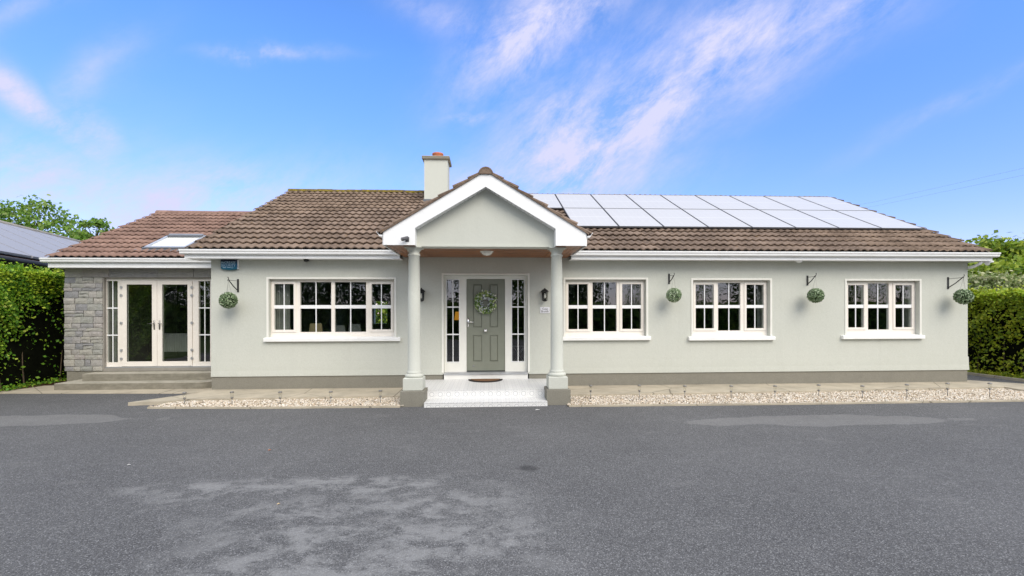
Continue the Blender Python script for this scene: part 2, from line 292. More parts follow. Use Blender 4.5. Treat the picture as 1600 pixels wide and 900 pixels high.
# alarm box print
def leaf_mat(name, stops, trans=.35):
    M = Mat(name); ge = M.n('ShaderNodeNewGeometry'); t = M.t
    n = M.noise(1.1, 3); f = M.math('ADD', M.math('MULTIPLY', ge.outputs['Random Per Island'], .55), M.math('MULTIPLY', n, .5))
    c = M.ramp(f, stops); M.base(c, .5, .35)
    tr = t.nodes.new('ShaderNodeBsdfTranslucent'); M.l(c, tr.inputs[0]); ms = t.nodes.new('ShaderNodeMixShader'); ms.inputs[0].default_value = trans
    M.l(M.b.outputs[0], ms.inputs[1]); M.l(tr.outputs[0], ms.inputs[2]); M.l(ms.outputs[0], M.o.inputs[0]); return M.m
MT['leafhedge'] = leaf_mat('laurel_leaf', [(.15, (.03,.09,.012)), (.42, (.10,.26,.02)), (.68, (.27,.46,.03)), (.85, (.48,.60,.08)), (.95, (.40,.28,.12))])
MT['leafhedge2'] = leaf_mat('privet_leaf', [(.15, (.07,.13,.01)), (.42, (.22,.31,.015)), (.68, (.44,.50,.03)), (.85, (.50,.46,.04)), (.95, (.38,.20,.06))])
MT['leaftree'] = leaf_mat('tree_leaf', [(.2, (.07,.16,.02)), (.55, (.19,.34,.04)), (.9, (.42,.50,.18))], .4)
MT['leafbright'] = leaf_mat('bright_leaf', [(.25, (.07,.14,.01)), (.52, (.22,.33,.02)), (.8, (.50,.56,.08))], .4)
MT['leafpale'] = leaf_mat('pale_blossom_leaf', [(.2, (.16,.24,.06)), (.5, (.32,.38,.14)), (.85, (.66,.62,.40))], .3)
MT['leafshoot'] = leaf_mat('young_shoot_leaf', [(.2, (.22,.36,.02)), (.55, (.42,.56,.03)), (.9, (.62,.68,.10))], .35)
MT['leafdark'] = leaf_mat('conifer_leaf', [(.2, (.02,.05,.012)), (.6, (.06,.12,.022)), (.9, (.14,.20,.045))], .2)
MT['leafback'] = leaf_mat('back_hedge_leaf', [(.2, (.05,.12,.015)), (.55, (.17,.30,.03)), (.9, (.42,.50,.08))], .3)
MT['leafball'] = leaf_mat('box_ball_leaf', [(.15, (.05,.10,.04)), (.5, (.20,.30,.14)), (.85, (.62,.70,.50))], .1)
MT['wreathgreen'] = leaf_mat('wreath_leaf', [(.15, (.03,.08,.02)), (.5, (.16,.27,.06)), (.8, (.55,.64,.28))], .1)
MT['wreathgrey'] = leaf_mat('wreath_dusty_leaf', [(.15, (.30,.32,.36)), (.5, (.50,.53,.56)), (.85, (.80,.82,.82))], .1)
MT['wreathwhite'] = leaf_mat('wreath_flower', [(.15, (.7,.72,.6)), (.85, (.85,.86,.78))], .1)
MT['orangeleaf'] = plain('orange_leaf', (.62,.22,.06), .7)
MT['paper'] = plain('scrap_white', (.75,.75,.73), .7)
# ------------------------------------------------------------------ mesh helpers
class MB:
    def __init__(s): s.v = []; s.f = []
    def quad(s, a, b, c, d):
        n = len(s.v); s.v += [tuple(a), tuple(b), tuple(c), tuple(d)]; s.f.append((n, n+1, n+2, n+3)); return s
    def poly(s, pts):
        n = len(s.v); s.v += [tuple(p) for p in pts]; s.f.append(tuple(range(n, n+len(pts)))); return s
    def box(s, x0, x1, y0, y1, z0, z1, bev=0.0):
        if bev <= 0:
            n = len(s.v); s.v += [(x0,y0,z0),(x1,y0,z0),(x1,y1,z0),(x0,y1,z0),(x0,y0,z1),(x1,y0,z1),(x1,y1,z1),(x0,y1,z1)]
            s.f += [tuple(n+i for i in q) for q in ((0,3,2,1),(4,5,6,7),(0,1,5,4),(1,2,6,5),(2,3,7,6),(3,0,4,7))]; return s
        b = bev; n = len(s.v)      # chamfered box: three shells
        for (z, i) in ((z0, b), (z0+b, 0), (z1-b, 0), (z1, b)):
            s.v += [(x0+i,y0+i,z),(x1-i,y0+i,z),(x1-i,y1-i,z),(x0+i,y1-i,z)]
        for k in range(3):
            for j in range(4):
                a = n+k*4+j; c = n+k*4+(j+1)%4; s.f.append((a, c, c+4, a+4))
        s.f += [(n+3,n+2,n+1,n), (n+12,n+13,n+14,n+15)]; return s
    def prism(s, pts, axis, a0, a1):      # pts 2D; axis: extrusion axis 'x' 'y' 'z'
        def m(p, a): return {'x': (a, p[0], p[1]), 'y': (p[0], a, p[1]), 'z': (p[0], p[1], a)}[axis]
        n = len(s.v); k = len(pts); s.v += [m(p, a0) for p in pts]+[m(p, a1) for p in pts]
        s.f += [tuple(n+i for i in range(k)), tuple(n+k+i for i in reversed(range(k)))]
        for i in range(k): j = (i+1) % k; s.f.append((n+i, n+k+i, n+k+j, n+j))
        return s
    def lathe(s, prof, cx, cy, seg=24, close=True):     # prof: (r, z)
        n = len(s.v)
        for r, z in prof:
            for i in range(seg): a = 2*math.pi*i/seg; s.v.append((cx+r*math.cos(a), cy+r*math.sin(a), z))
        for k in range(len(prof)-1):
            for i in range(seg): j = (i+1) % seg; s.f.append((n+k*seg+i, n+k*seg+j, n+(k+1)*seg+j, n+(k+1)*seg+i))
        if close: s.f += [tuple(n+i for i in reversed(range(seg))), tuple(n+(len(prof)-1)*seg+i for i in range(seg))]
        return s
    def tube(s, pts, r, seg=6, r1=None):
        n = len(s.v); m = len(pts); pts = [Vector(p) for p in pts]
        for k, p in enumerate(pts):
            d = (pts[min(k+1, m-1)]-pts[max(k-1, 0)]).normalized(); a = d.orthogonal().normalized(); b = d.cross(a)
            if k: # keep frames aligned
                a = (pa - d*pa.dot(d)).normalized(); b = d.cross(a)
            pa = a; rr = r if r1 is None else r+(r1-r)*k/(m-1)
            for i in range(seg): t = 2*math.pi*i/seg; s.v.append(tuple(p+a*math.cos(t)*rr+b*math.sin(t)*rr))
        for k in range(m-1):
            for i in range(seg): j = (i+1) % seg; s.f.append((n+k*seg+i, n+k*seg+j, n+(k+1)*seg+j, n+(k+1)*seg+i))
        s.f += [tuple(n+i for i in reversed(range(seg))), tuple(n+(m-1)*seg+i for i in range(seg))]; return s
    def build(s, name, mat, parent=None, smooth=False, bevel=0):
        me = bpy.data.meshes.new(name); me.from_pydata(s.v, [], s.f); me.materials.append(MT[mat] if isinstance(mat, str) else mat)
        if smooth: me.polygons.foreach_set('use_smooth', [True]*len(me.polygons))
        me.validate(); me.update(); o = bpy.data.objects.new(name, me); COL.objects.link(o)
        if parent is not None:
            o.parent = parent
            rp = root_loc(parent)
            if rp is not None: me.transform(Matrix.Translation(-rp))
        if bevel:
            b = o.modifiers.new('bevel', 'BEVEL'); b.width = bevel; b.segments = 2; b.limit_method = 'ANGLE'
        return o
def root_loc(o):     # all parents sit at their thing's location, meshes are given in world coordinates
    while o.parent is not None: o = o.parent
    return o.location.copy()
def npmesh(name, V, Fq, mat, parent=None, k=4, smooth=False):
    me = bpy.data.meshes.new(name); nv = len(V); nf = len(Fq)
    me.vertices.add(nv); me.vertices.foreach_set('co', np.asarray(V, dtype=np.float32).ravel())
    me.loops.add(nf*k); me.loops.foreach_set('vertex_index', np.asarray(Fq, dtype=np.int32).ravel())
    me.polygons.add(nf); me.polygons.foreach_set('loop_start', np.arange(0, nf*k, k, dtype=np.int32)); me.polygons.foreach_set('loop_total', np.full(nf, k, dtype=np.int32))
    me.materials.append(MT[mat]); me.update(calc_edges=True); me.validate()
    o = bpy.data.objects.new(name, me); COL.objects.link(o)
    if parent is not None:
        o.parent = parent; me.transform(Matrix.Translation(-root_loc(parent)))
    return o
def tag(o, label=None, cat=None, group=None, kind=None):
    if label: o['label'] = label
    if cat: o['category'] = cat
    if group: o['group'] = group
    if kind: o['kind'] = kind
    return o
def thing(name, loc, label, cat, group=None):
    o = bpy.data.objects.new(name, None); COL.objects.link(o); o.location = loc; o.empty_display_size = .2
    return tag(o, label, cat, group)
def copy_tree(o, parent=None):
    c = o.copy(); COL.objects.link(c)
    for k in ('label', 'category', 'group'):
        pass
    c.parent = parent
    for ch in list(o.children): copy_tree(ch, c)
    return c
def leaves(pts, nrm, size, var=.4, tilt=.9, aspect=1.5):
    """many small folded leaves: pts (n,3), nrm (n,3) rough outward normals"""
    n = len(pts); d = nrm + rng.normal(0, tilt, (n, 3)); d /= np.linalg.norm(d, axis=1)[:, None]+1e-9
    a = np.cross(d, rng.normal(0, 1, (n, 3))); a /= np.linalg.norm(a, axis=1)[:, None]+1e-9; b = np.cross(d, a)
    s = size*(1+rng.uniform(-var, var, n))[:, None]
    p0 = pts-a*s*.5*aspect; p2 = pts+a*s*.5*aspect; p1 = pts+b*s*.5+d*s*.12; p3 = pts-b*s*.5+d*s*.12
    V = np.stack([p0, p1, p2, p3], 1).reshape(-1, 3); I = np.arange(n)[:, None]*4
    Fq = np.concatenate([I, I+1, I+2, I+3], 1); return V, Fq
# ------------------------------------------------------------------ ground
def sheet(name, pts, z, mat, kind='structure', parent=None):
    m = MB().poly([(x, y, z) for x, y in pts]); o = m.build(name, mat, parent); tag(o, kind=kind); return o
sheet('ground', [(-900,-900), (900,-900), (900,900), (-900,900)], -.06, 'grass')
XR_H = 13.05       # right hedge face
m = MB().poly([(-11.9,-9,0), (14.5,-9,0), (13.35,9.5,0), (XR_H+.1,22,0), (11.2,22,0), (11.2,11.3,0), (-11.9,11.3,0)]); o = m.build('driveway', 'asphalt'); tag(o, kind='structure')
# ------------------------------------------------------------------ the bungalow
Y0 = 9.95
bung = thing('bungalow', (0, Y0, 0), 'long sage rendered bungalow with brown tiled roof, gabled porch and grey stone extension', 'house')
XL, XR = PX(330, Y0), PX(1512, Y0); ZS = 2.80; ZP = .335
EAVE_Y, EAVE_Z, TAN = 9.60, 2.965, .504; RID_Y = 14.42; RID_Z = EAVE_Z+TAN*(RID_Y-EAVE_Y)
VL, VR = -6.13, 11.09
def roofz(y): return EAVE_Z+TAN*(y-EAVE_Y)
# openings on the front wall: x0,x1,z0,z1
def OP(pxa, pxb, pya, pyb):
    c = (pxa+pxb)/2
    return (PX(pxa, Y0), PX(pxb, Y0), PZ(c, pyb, Y0), PZ(c, pya, Y0))
W1 = OP(420, 616, 436.5, 527); W2 = OP(883.5, 1009.5, 437, 525.5); W3 = OP(1083, 1203, 438, 525.5); W4 = OP(1323, 1436.5, 439, 523.5)
DR = (PX(693.5, Y0), PX(824.5, Y0), .205, PZ(760, 430, Y0))
def wall_mesh(x0, x1, z0, z1, y, holes, depth):
    xs = sorted({x0, x1, *[h[0] for h in holes], *[h[1] for h in holes]}); zs = sorted({z0, z1, *[h[2] for h in holes], *[h[3] for h in holes]})
    xs = [a for a in xs if x0 <= a <= x1]; zs = [a for a in zs if z0 <= a <= z1]
    m = MB()
    for i in range(len(xs)-1):
        for j in range(len(zs)-1):
            cx, cz = (xs[i]+xs[i+1])/2, (zs[j]+zs[j+1])/2
            if any(h[0] < cx < h[1] and h[2] < cz < h[3] for h in holes): continue
            m.quad((xs[i],y,zs[j]), (xs[i+1],y,zs[j]), (xs[i+1],y,zs[j+1]), (xs[i],y,zs[j+1]))
            m.quad((xs[i+1],y+depth,zs[j]), (xs[i],y+depth,zs[j]), (xs[i],y+depth,zs[j+1]), (xs[i+1],y+depth,zs[j+1]))
    for h in holes:
        a, b, c, d = h; c = max(c, z0)
        m.quad((a,y,d), (b,y,d), (b,y+depth,d), (a,y+depth,d)); m.quad((a,y,c), (a,y+depth,c), (b,y+depth,c), (b,y,c))
        m.quad((a,y,c), (a,y,d), (a,y+depth,d), (a,y+depth,c)); m.quad((b,y,c), (b,y+depth,c), (b,y+depth,d), (b,y,d))
    return m
BY = 2*RID_Y-EAVE_Y-.3     # back wall
m = wall_mesh(XL, XR, ZP, 2.875, Y0, [W1, W2, W3, W4, DR], .3)
zr = roofz(Y0)-.12
for x in (XL, XR-.25):      # gable ends
    m.prism([(Y0+.3,ZP), (BY,ZP), (BY,zr), (RID_Y,RID_Z-.15), (Y0+.3,zr)], 'x', x, x+.25)
RW = (PX(584, BY-.3), PX(605, BY-.3), 1.25, 2.15); rw_ = wall_mesh(XL+.25, XR-.25, ZP, zr, BY-.3, [RW], .3); n_ = len(m.v); m.v += rw_.v; m.f += [tuple(n_+i for i in q) for q in rw_.f]
m.quad((XL,Y0,ZS), (XL,Y0+.3,ZS), (XL,Y0+.3,ZP), (XL,Y0,ZP)); m.quad((XR,Y0,ZP), (XR,Y0+.3,ZP), (XR,Y0+.3,ZS), (XR,Y0,ZS))
wall = m.build('wall', 'wall', bung)
# bell-cast drip at the foot of the plaster
m = MB()
for a, b in ((XL-.004, DR[0]-.02), (DR[1]+.02, XR+.02)): m.prism([(Y0-.016,ZP-.002), (Y0+.05,ZP-.002), (Y0+.05,ZP+.30), (Y0-.001,ZP+.30), (Y0-.006,ZP+.12)], 'x', a, b)
m.build('render_stop', 'wall', wall)
m = MB().box(XL+.004, DR[0]-.03, Y0+.006, BY-.01, -.1, ZP-.004).box(DR[1]+.03, XR-.006, Y0+.006, BY-.01, -.1, ZP-.004).box(DR[0]-.03, DR[1]+.03, Y0+.35, BY-.01, -.1, ZP-.004); m.build('plinth', 'plinth', bung)
# interior shell
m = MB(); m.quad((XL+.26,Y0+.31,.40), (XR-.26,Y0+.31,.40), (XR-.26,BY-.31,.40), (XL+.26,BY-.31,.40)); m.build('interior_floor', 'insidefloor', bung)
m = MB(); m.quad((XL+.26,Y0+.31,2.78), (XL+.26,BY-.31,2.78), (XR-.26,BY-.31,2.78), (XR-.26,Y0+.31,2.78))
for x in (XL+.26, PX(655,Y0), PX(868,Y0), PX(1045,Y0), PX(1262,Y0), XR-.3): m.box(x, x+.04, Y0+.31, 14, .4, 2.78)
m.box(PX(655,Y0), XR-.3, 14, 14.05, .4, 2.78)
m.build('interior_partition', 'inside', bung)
# ---- window builder ----
def bars(m, x0, x1, z0, z1, y0, y1, t, tb=None, tt=None):
    tb = tb or t; tt = tt or t
    m.box(x0, x0+t, y0, y1, z0, z1); m.box(x1-t, x1, y0, y1, z0, z1); m.box(x0+t, x1-t, y0, y1, z0, z0+tb); m.box(x0+t, x1-t, y0, y1, z1-tt, z1)
def window(op, lights, pyt, name='window', parent=bung, y=Y0, rec=.10):
    """op opening; lights [(pxa, pxb, kind, ncols)] glass extents in photo pixels; pyt = rows (top, [bars], bottom) for sash and fixed"""
    a, b, c, d = op; yf = y+rec; cpx = (lights[0][0]+lights[-1][1])/2
    LX = [(PX(l[0], yf), PX(l[1], yf), l[2]) for l in lights]
    zfix = (PZ(cpx, pyt['fix'][1], yf), PZ(cpx, pyt['fix'][0], yf)); zsash = (PZ(cpx, pyt['sash'][1], yf), PZ(cpx, pyt['sash'][0], yf)); zb = (PZ(cpx, pyt['bar'][1], yf), PZ(cpx, pyt['bar'][0], yf))
    m = MB(); y1 = yf+.07
    # outer frame as a grid with holes for lights
    xs = [a+.002]; 
    for l in LX: xs += [l[0], l[1]]
    xs.append(b-.002)
    for i in range(0, len(xs), 2): m.box(xs[i], xs[i+1], yf, y1, c+.002, d-.002, .004)
    for (p, q, k) in LX:
        z0, z1 = zsash if k == 'sash' else zfix
        m.box(p, q, yf+.001, y1, c+.002, z0); m.box(p, q, yf+.001, y1, z1, d-.002)
    fr = m.build(name, 'cream', parent)
    # trim band round the opening
    t = .045; m = MB()
    m.box(a-t, a-.003, y-.012, y+.05, c, d+t, .004); m.box(b+.003, b+t, y-.012, y+.05, c, d+t, .004); m.box(a-.003, b+.003, y-.0115, y+.05, d+.003, d+t-.001, .004)
    m.build('surround', 'trim', fr)
    for (p, q, k) in LX:
        z0, z1 = zsash if k == 'sash' else zfix
        yg = yf+.03
        if k == 'sash':
            s = .052; m = MB(); bars(m, p-s, q+s, z0-s, z1+s, yf-.016, yf-.0005, s); m.build('sash', 'cream', fr, bevel=.003)
            m = MB(); bars(m, p-s-.006, q+s+.006, z0-s-.006, z1+s+.006, yf-.004, yf-.0002, .006); m.build('gasket', 'creamdark', fr); yg = yf+.012
        mid = (p+q)/2; gb = .0095
        m = MB().box(mid-gb, mid+gb, yg-.014, yg-.002, z0, z1); m.box(p, q, yg-.016, yg-.002, zb[0], zb[1]); m.build('glazing_bar', 'white', fr)
        for (u0, u1) in ((p, mid), (mid, q)):
            for (w0, w1) in ((z0, zb[0]), (zb[1], z1)):
                MB().quad((u0,yg,w0), (u1,yg,w0), (u1,yg,w1), (u0,yg,w1)).build('pane', 'glass', fr)
    return fr
def sill(fr, pxa, pxb, zt, y=Y0):
    a, b = PX(pxa, y-.06), PX(pxb, y-.06); MB().prism([(y-.075,zt-.085), (y+.10,zt-.085), (y+.10,zt+.012), (y-.06,zt-.006), (y-.075,zt-.02)], 'x', a, b).build('sill', 'sill', fr, bevel=.006)
f1 = window(W1, [(428.8,459.2,'sash'), (469,517.7,'fix'), (523,572,'fix'), (581,611,'sash')], {'sash': (443.7,515), 'fix': (440.7,518.7), 'bar': (476.7,482)})
sill(f1, 411.5, 625, W1[2])
f2 = window(W2, [(888,918.3,'sash'), (926,963.5,'fix'), (972,1001.5,'sash')], {'sash': (444,514.2), 'fix': (441,517.8), 'bar': (476.8,482)}); sill(f2, 877, 1017, W2[2])
f3 = window(W3, [(1086.6,1115,'sash'), (1122,1157,'fix'), (1166,1193,'sash')], {'sash': (444.7,513), 'fix': (442,516.5), 'bar': (476.6,481.3)}); sill(f3, 1076.5, 1211.5, W3[2])
f4 = window(W4, [(1324.5,1349.3,'sash'), (1356.2,1389,'fix'), (1398.3,1424,'sash')], {'sash': (445.5,511.5), 'fix': (442.8,515), 'bar': (476,481.2)}); sill(f4, 1317, 1445, W4[2])
# ---- entrance: frame with side lights, door ----
ye = Y0+.09; a, b, c, d = DR; zt = .375
lxA, lxB, rxA, rxB = PX(698, ye), PX(717.3, ye), PX(800, ye), PX(819, ye); dA, dB = PX(729, ye), PX(789, ye)
zdt, zdb = PZ(760, 436, ye), PZ(760, 580, ye); zgt, zgb = PZ(760, 437, ye), PZ(760, 565, ye)
m = MB(); y1 = ye+.08
m.box(a+.002, lxA, ye, y1, zdb-.03, d-.002); m.box(lxB, dA-.002, ye, y1, zdb-.03, d-.002); m.box(dB+.002, rxA, ye, y1, zdb-.03, d-.002); m.box(rxB, b-.002, ye, y1, zdb-.03, d-.002)
m.box(lxA, lxB, ye+.001, y1, zdb-.03, zgb); m.box(rxA, rxB, ye+.001, y1, zdb-.03, zgb); m.box(lxA, lxB, ye+.001, y1, zgt, d-.002); m.box(rxA, rxB, ye+.001, y1, zgt, d-.002); m.box(dA-.002, dB+.002, ye+.001, y1, zdt+.004, d-.002)
ent = m.build('entrance_frame', 'trim', bung)
t = .045; m = MB(); m.box(a-t, a-.003, Y0-.012, Y0+.05, ZP+.02, d+t, .004); m.box(b+.003, b+t, Y0-.012, Y0+.05, ZP+.02, d+t, .004); m.box(a-.003, b+.003, Y0-.0115, Y0+.05, d+.003, d+t-.001, .004); m.build('surround', 'trim', ent)
for (p, q) in ((lxA, lxB), (rxA, rxB)):
    yg = ye+.03; mid = (p+q)/2; zz = [zgb+(zgt-zgb)*k/3 for k in range(4)]
    m = MB().box(mid-.009, mid+.009, yg-.014, yg-.002, zgb, zgt)
    for z in zz[1:3]: m.box(p, q, yg-.016, yg-.002, z-.013, z+.013)
    bars(m, p-.012, q+.012, zgb-.012, zgt+.012, ye-.008, ye-.0005, .012); m.build('glazing_bar', 'white', ent)
    for (u0, u1) in ((p, mid), (mid, q)):
        for k in range(3): MB().quad((u0,yg,zz[k]), (u1,yg,zz[k]), (u1,yg,zz[k+1]), (u0,yg,zz[k+1])).build('pane', 'glass', ent)
MB().prism([(Y0-.05,zdb-.055), (Y0+.12,zdb-.055), (Y0+.12,zdb-.006), (Y0-.02,zdb-.012), (Y0-.05,zdb-.03)], 'x', a+.002, b-.002).build('threshold', 'alum', ent)
MB().box(dA, dB, ye-.004, ye+.02, zdb-.006, zdb+.012).build('weather_bar', 'black', ent)
door = MB(); yd = ye+.012; Wd = dB-dA; Hd = zdt-zdb
px_ = lambda f: dA+Wd*f; pz_ = lambda f: zdb+Hd*f
pan = [(.165,.395,.475,.945), (.60,.81,.475,.945), (.165,.40,.105,.39), (.60,.82,.105,.39)]
xs = [0,.165,.40,.60,.815,1]; zs = [0,.105,.39,.475,.945,1]
holes = [(px_(.165),px_(.40),pz_(.475),pz_(.945)), (px_(.60),px_(.815),pz_(.475),pz_(.945)), (px_(.165),px_(.40),pz_(.105),pz_(.39)), (px_(.60),px_(.815),pz_(.105),pz_(.39))]
dm = wall_mesh(dA+.003, dB-.003, zdb+.01, zdt, yd, holes, .02); dm.box(dA+.003, dB-.003, yd+.021, yd+.045, zdb+.01, zdt)
dr = dm.build('front_door', 'door', bung)
for (p, q, r_, s_) in holes:
    i = .03; yq = yd+.02; m = MB()
    m.quad((p+i,yd+.002,r_+i), (q-i,yd+.002,r_+i), (q-i,yd+.002,s_-i), (p+i,yd+.002,s_-i))
    o_ = [(p+.004,r_+.004), (q-.004,r_+.004), (q-.004,s_-.004), (p+.004,s_-.004)]; n_ = [(p+i,r_+i), (q-i,r_+i), (q-i,s_-i), (p+i,s_-i)]
    for k in range(4): j = (k+1) % 4; m.quad((o_[k][0],yq-.001,o_[k][1]), (o_[j][0],yq-.001,o_[j][1]), (n_[j][0],yd+.002,n_[j][1]), (n_[k][0],yd+.002,n_[k][1]))
    m.build('door_panel', 'door', dr)
hx, hz = PX(731.5, yd), PZ(731, 503, yd)
m = MB().box(hx-.017, hx+.017, yd-.012, yd-.001, hz-.11, hz+.09, .004); m.tube([(hx,yd-.012,hz), (hx,yd-.055,hz), (hx+.02,yd-.06,hz), (hx+.125,yd-.058,hz-.004)], .010, 8); m.build('door_handle', 'chrome', dr, True)
kx, kz = PX(758.5, yd), PZ(758, 516.3, yd); m = MB(); m.lathe([(.0,0), (.026,.0), (.030,.008), (.016,.014), (.016,.03), (.036,.045), (.040,.06), (.030,.078), (.0,.084)], 0, 0, 20, False)
m.v = [(kx+x_, yd-.001-z_, kz+y_) for (x_, y_, z_) in m.v]; m.build('door_knob', 'chrome', dr, True)
MB().box(PX(735, yd)+.05, PX(735, yd)+.08, yd-.006, yd-.001, zdb+.10, zdb+.13).build('door_badge', 'chrome', dr)
# ---- roofs ----
def tile_geo(w=.33, ln=.42, n=12, amp=.032, lip=.022, rise=.052):
    V = []; Fq = []
    pr = [(w*i/n, amp*(.5-.5*math.cos(2*math.pi*2*i/n))**1.0) for i in range(n+1)]
    for (x, h) in pr: V.append((x, 0, h+rise-lip))
    for (x, h) in pr: V.append((x, 0, h+rise))
    for (x, h) in pr: V.append((x, ln, h))
    k = n+1
    for i in range(n): Fq.append((i, i+1, k+i+1, k+i)); Fq.append((k+i, k+i+1, 2*k+i+1, 2*k+i))
    Fq.append((0, k, 2*k, 2*k)) if False else None
    return np.array(V), np.array([q for q in Fq if q is not None])
TV, TF = tile_geo()
tile_me = {}
def tile_mesh(mat):
    if mat not in tile_me:
        me = bpy.data.meshes.new('roof_tile'); V = [tuple(v) for v in TV]; Fs = [tuple(int(i) for i in q) for q in TF]; k = 13
        Fs += [(0, k, 2*k), (k-1, 3*k-1, 2*k-1)]
        me.from_pydata(V, [], Fs); me.materials.append(MT[mat]); me.update(); tile_me[mat] = me
    return tile_me[mat]
GAUGE = .345
ALLT = []     # (dist, matrix, mat, parent)
def add_tiles(parent, mat, origin, xdir, udir, ndir, width, length, skip=None, overhang=0.0, vis=lambda c: True):
    xdir, udir, ndir = Vector(xdir), Vector(udir), Vector(ndir); rows = int(math.ceil(length/GAUGE-.02)); gl = length/rows
    for r in range(rows):
        off = 0 if r % 2 == 0 else -.165; x = off
        while x < width-.01:
            xa = max(x, 0); ww = min(x+.33, width)-xa
            if ww > .05:
                jit = random.uniform(-.004, .004); p = origin+xdir*xa+udir*(r*gl-.02)+ndir*(.004+jit)
                sx = ww/.33
                if .6 > sx: sx = ww/.33
                M4 = Matrix(((xdir.x*sx,udir.x,ndir.x,p.x),(xdir.y*sx,udir.y,ndir.y,p.y),(xdir.z*sx,udir.z,ndir.z,p.z),(0,0,0,1)))
                c = p+xdir*ww/2+udir*.17
                if not (skip and skip(c)):
                    ALLT.append((-(c-Vector((0,0,ZC))).length if vis(c) else -999, M4, mat, parent))
            x += .33
cs = 1/math.sqrt(1+TAN*TAN); U = Vector((0, cs, TAN*cs)); NR = Vector((0, -TAN*cs, cs))
SL = (RID_Y-EAVE_Y)/cs
def slab(m, x0, x1, ya, za, yb, zb, th=.07):
    m.prism([(ya,za-th), (yb,zb-th), (yb,zb-.004), (ya,za-.004)], 'x', x0, x1)
m = MB(); slab(m, VL+.03, VR-.03, EAVE_Y+.04, roofz(EAVE_Y+.04), RID_Y, RID_Z); slab(m, VL+.03, VR-.03, 2*RID_Y-EAVE_Y, EAVE_Z, RID_Y, RID_Z)
roof = m.build('main_roof', 'lead', bung)
PGX, PGA, PGT = -.052, 4.165, .608     # porch gable apex: x, z, slope
PH = 1.815                              # porch half width to the eaves
def in_porch(c):
    return abs(c.x-PGX) < PH and c.z < PGA-PGT*abs(c.x-PGX)+.02
PLB, PLT = 10.92, 14.06; PX0, PW = 2.027, 1.0985
def under_panel(c): return PX0 < c.x < PX0+8*PW and PLB+.1 < c.y < PLT+.1
def vis_main(c): return not (under_panel(c) or in_porch(c) or (abs(c.x-PGX) < 1.6 and c.z < 4.1) or c.y > RID_Y)
add_tiles(roof, 'tile', Vector((VL, EAVE_Y, EAVE_Z)), (1,0,0), U, NR, VR-VL, SL, skip=in_porch, vis=vis_main)
# ridge tiles
def ridge_tiles(parent, mat, p0, p1, r=.125, ln=.45):
    p0, p1 = Vector(p0), Vector(p1); d = (p1-p0); L_ = d.length; d.normalize(); sd_ = d.cross(Vector((0,0,1))).normalized(); n = int(round(L_/ln)); l = L_/n
    me = None
    for i in range(n):
        if me is None:
            V = []; Fs = []; K = 9
            for (t, rr) in ((0, r), (l-.006, r*.97)):
                for q in (rr, rr-.02):
                    for k in range(K):
                        a = math.radians(12+156*k/(K-1)); V.append((q*math.cos(a), t, q*math.sin(a)-.06))
            for k in range(K-1):
                Fs += [(k, k+1, 2*K+k+1, 2*K+k), (k+1, k, K+k, K+k+1), (2*K+k, 2*K+k+1, 3*K+k+1, 3*K+k)]
            me = bpy.data.meshes.new('ridge_tile'); me.from_pydata(V, [], Fs); me.materials.append(MT[mat]); me.update()
        o = bpy.data.objects.new('ridge_tile', me); COL.objects.link(o); o.parent = parent; p = p0+d*l*i-root_loc(parent); p.z += random.uniform(-.006, .006)
        o.matrix_local = Matrix(((sd_.x,d.x,0,p.x),(sd_.y,d.y,0,p.y),(sd_.z,d.z,1,p.z),(0,0,0,1)))
ridge_tiles(roof, 'ridge', (VL, RID_Y, RID_Z+.035), (.9, RID_Y, RID_Z+.035)); ridge_tiles(roof, 'ridge', (.9, RID_Y, RID_Z-.03), (VR, RID_Y, RID_Z-.03))
# verge strips
m = MB()
for x in (VL-.01, VR-.03): slab(m, x, x+.04, EAVE_Y+.02, roofz(EAVE_Y+.02)+.02, RID_Y, RID_Z+.02, .12)
m.build('verge', 'plinth', roof)
def gutter(parent, x0, x1, yb, ztop, name='gutter'):
    # ogee profile, built as a closed strip
    h = .098; pr = [(yb-.002,ztop-h), (yb-.055,ztop-h), (yb-.078,ztop-h+.018), (yb-.082,ztop-.045), (yb-.098,ztop-.032), (yb-.102,ztop-.006), (yb-.10,ztop), (yb-.090,ztop), (yb-.088,ztop-.025), (yb-.070,ztop-.05), (yb-.015,ztop-.06), (yb-.012,ztop-.004), (yb-.002,ztop-.004)]
    return MB().prism(pr, 'x', x0, x1).build(name, 'white', parent)
def eaves(parent, x0, x1, yf, ytile, ztop, zsof, ywall, endl=True, endr=True):
    m = MB().box(x0, x1, yf, yf+.022, zsof-.012, ztop-.01); m.build('fascia', 'white', parent)
    m = MB(); n = 0
    m.box(x0+.002, x1-.002, yf+.023, ywall+.02, zsof, zsof+.012); m.build('soffit', 'white', parent)
xg0, xg1 = PX(278, 9.5), PX(1566, 9.5)
pl_, pr_ = PGX-PH, PGX+PH
eaves(bung, XL-.33, pl_+.02, 9.62, EAVE_Y, EAVE_Z, ZS, Y0); eaves(bung, pr_-.02, XR+.22, 9.62, EAVE_Y, EAVE_Z, ZS, Y0)
gutter(bung, xg0, PX(624, 9.5), 9.62, EAVE_Z-.004); gutter(bung, PX(892, 9.5), xg1, 9.62, EAVE_Z-.004)
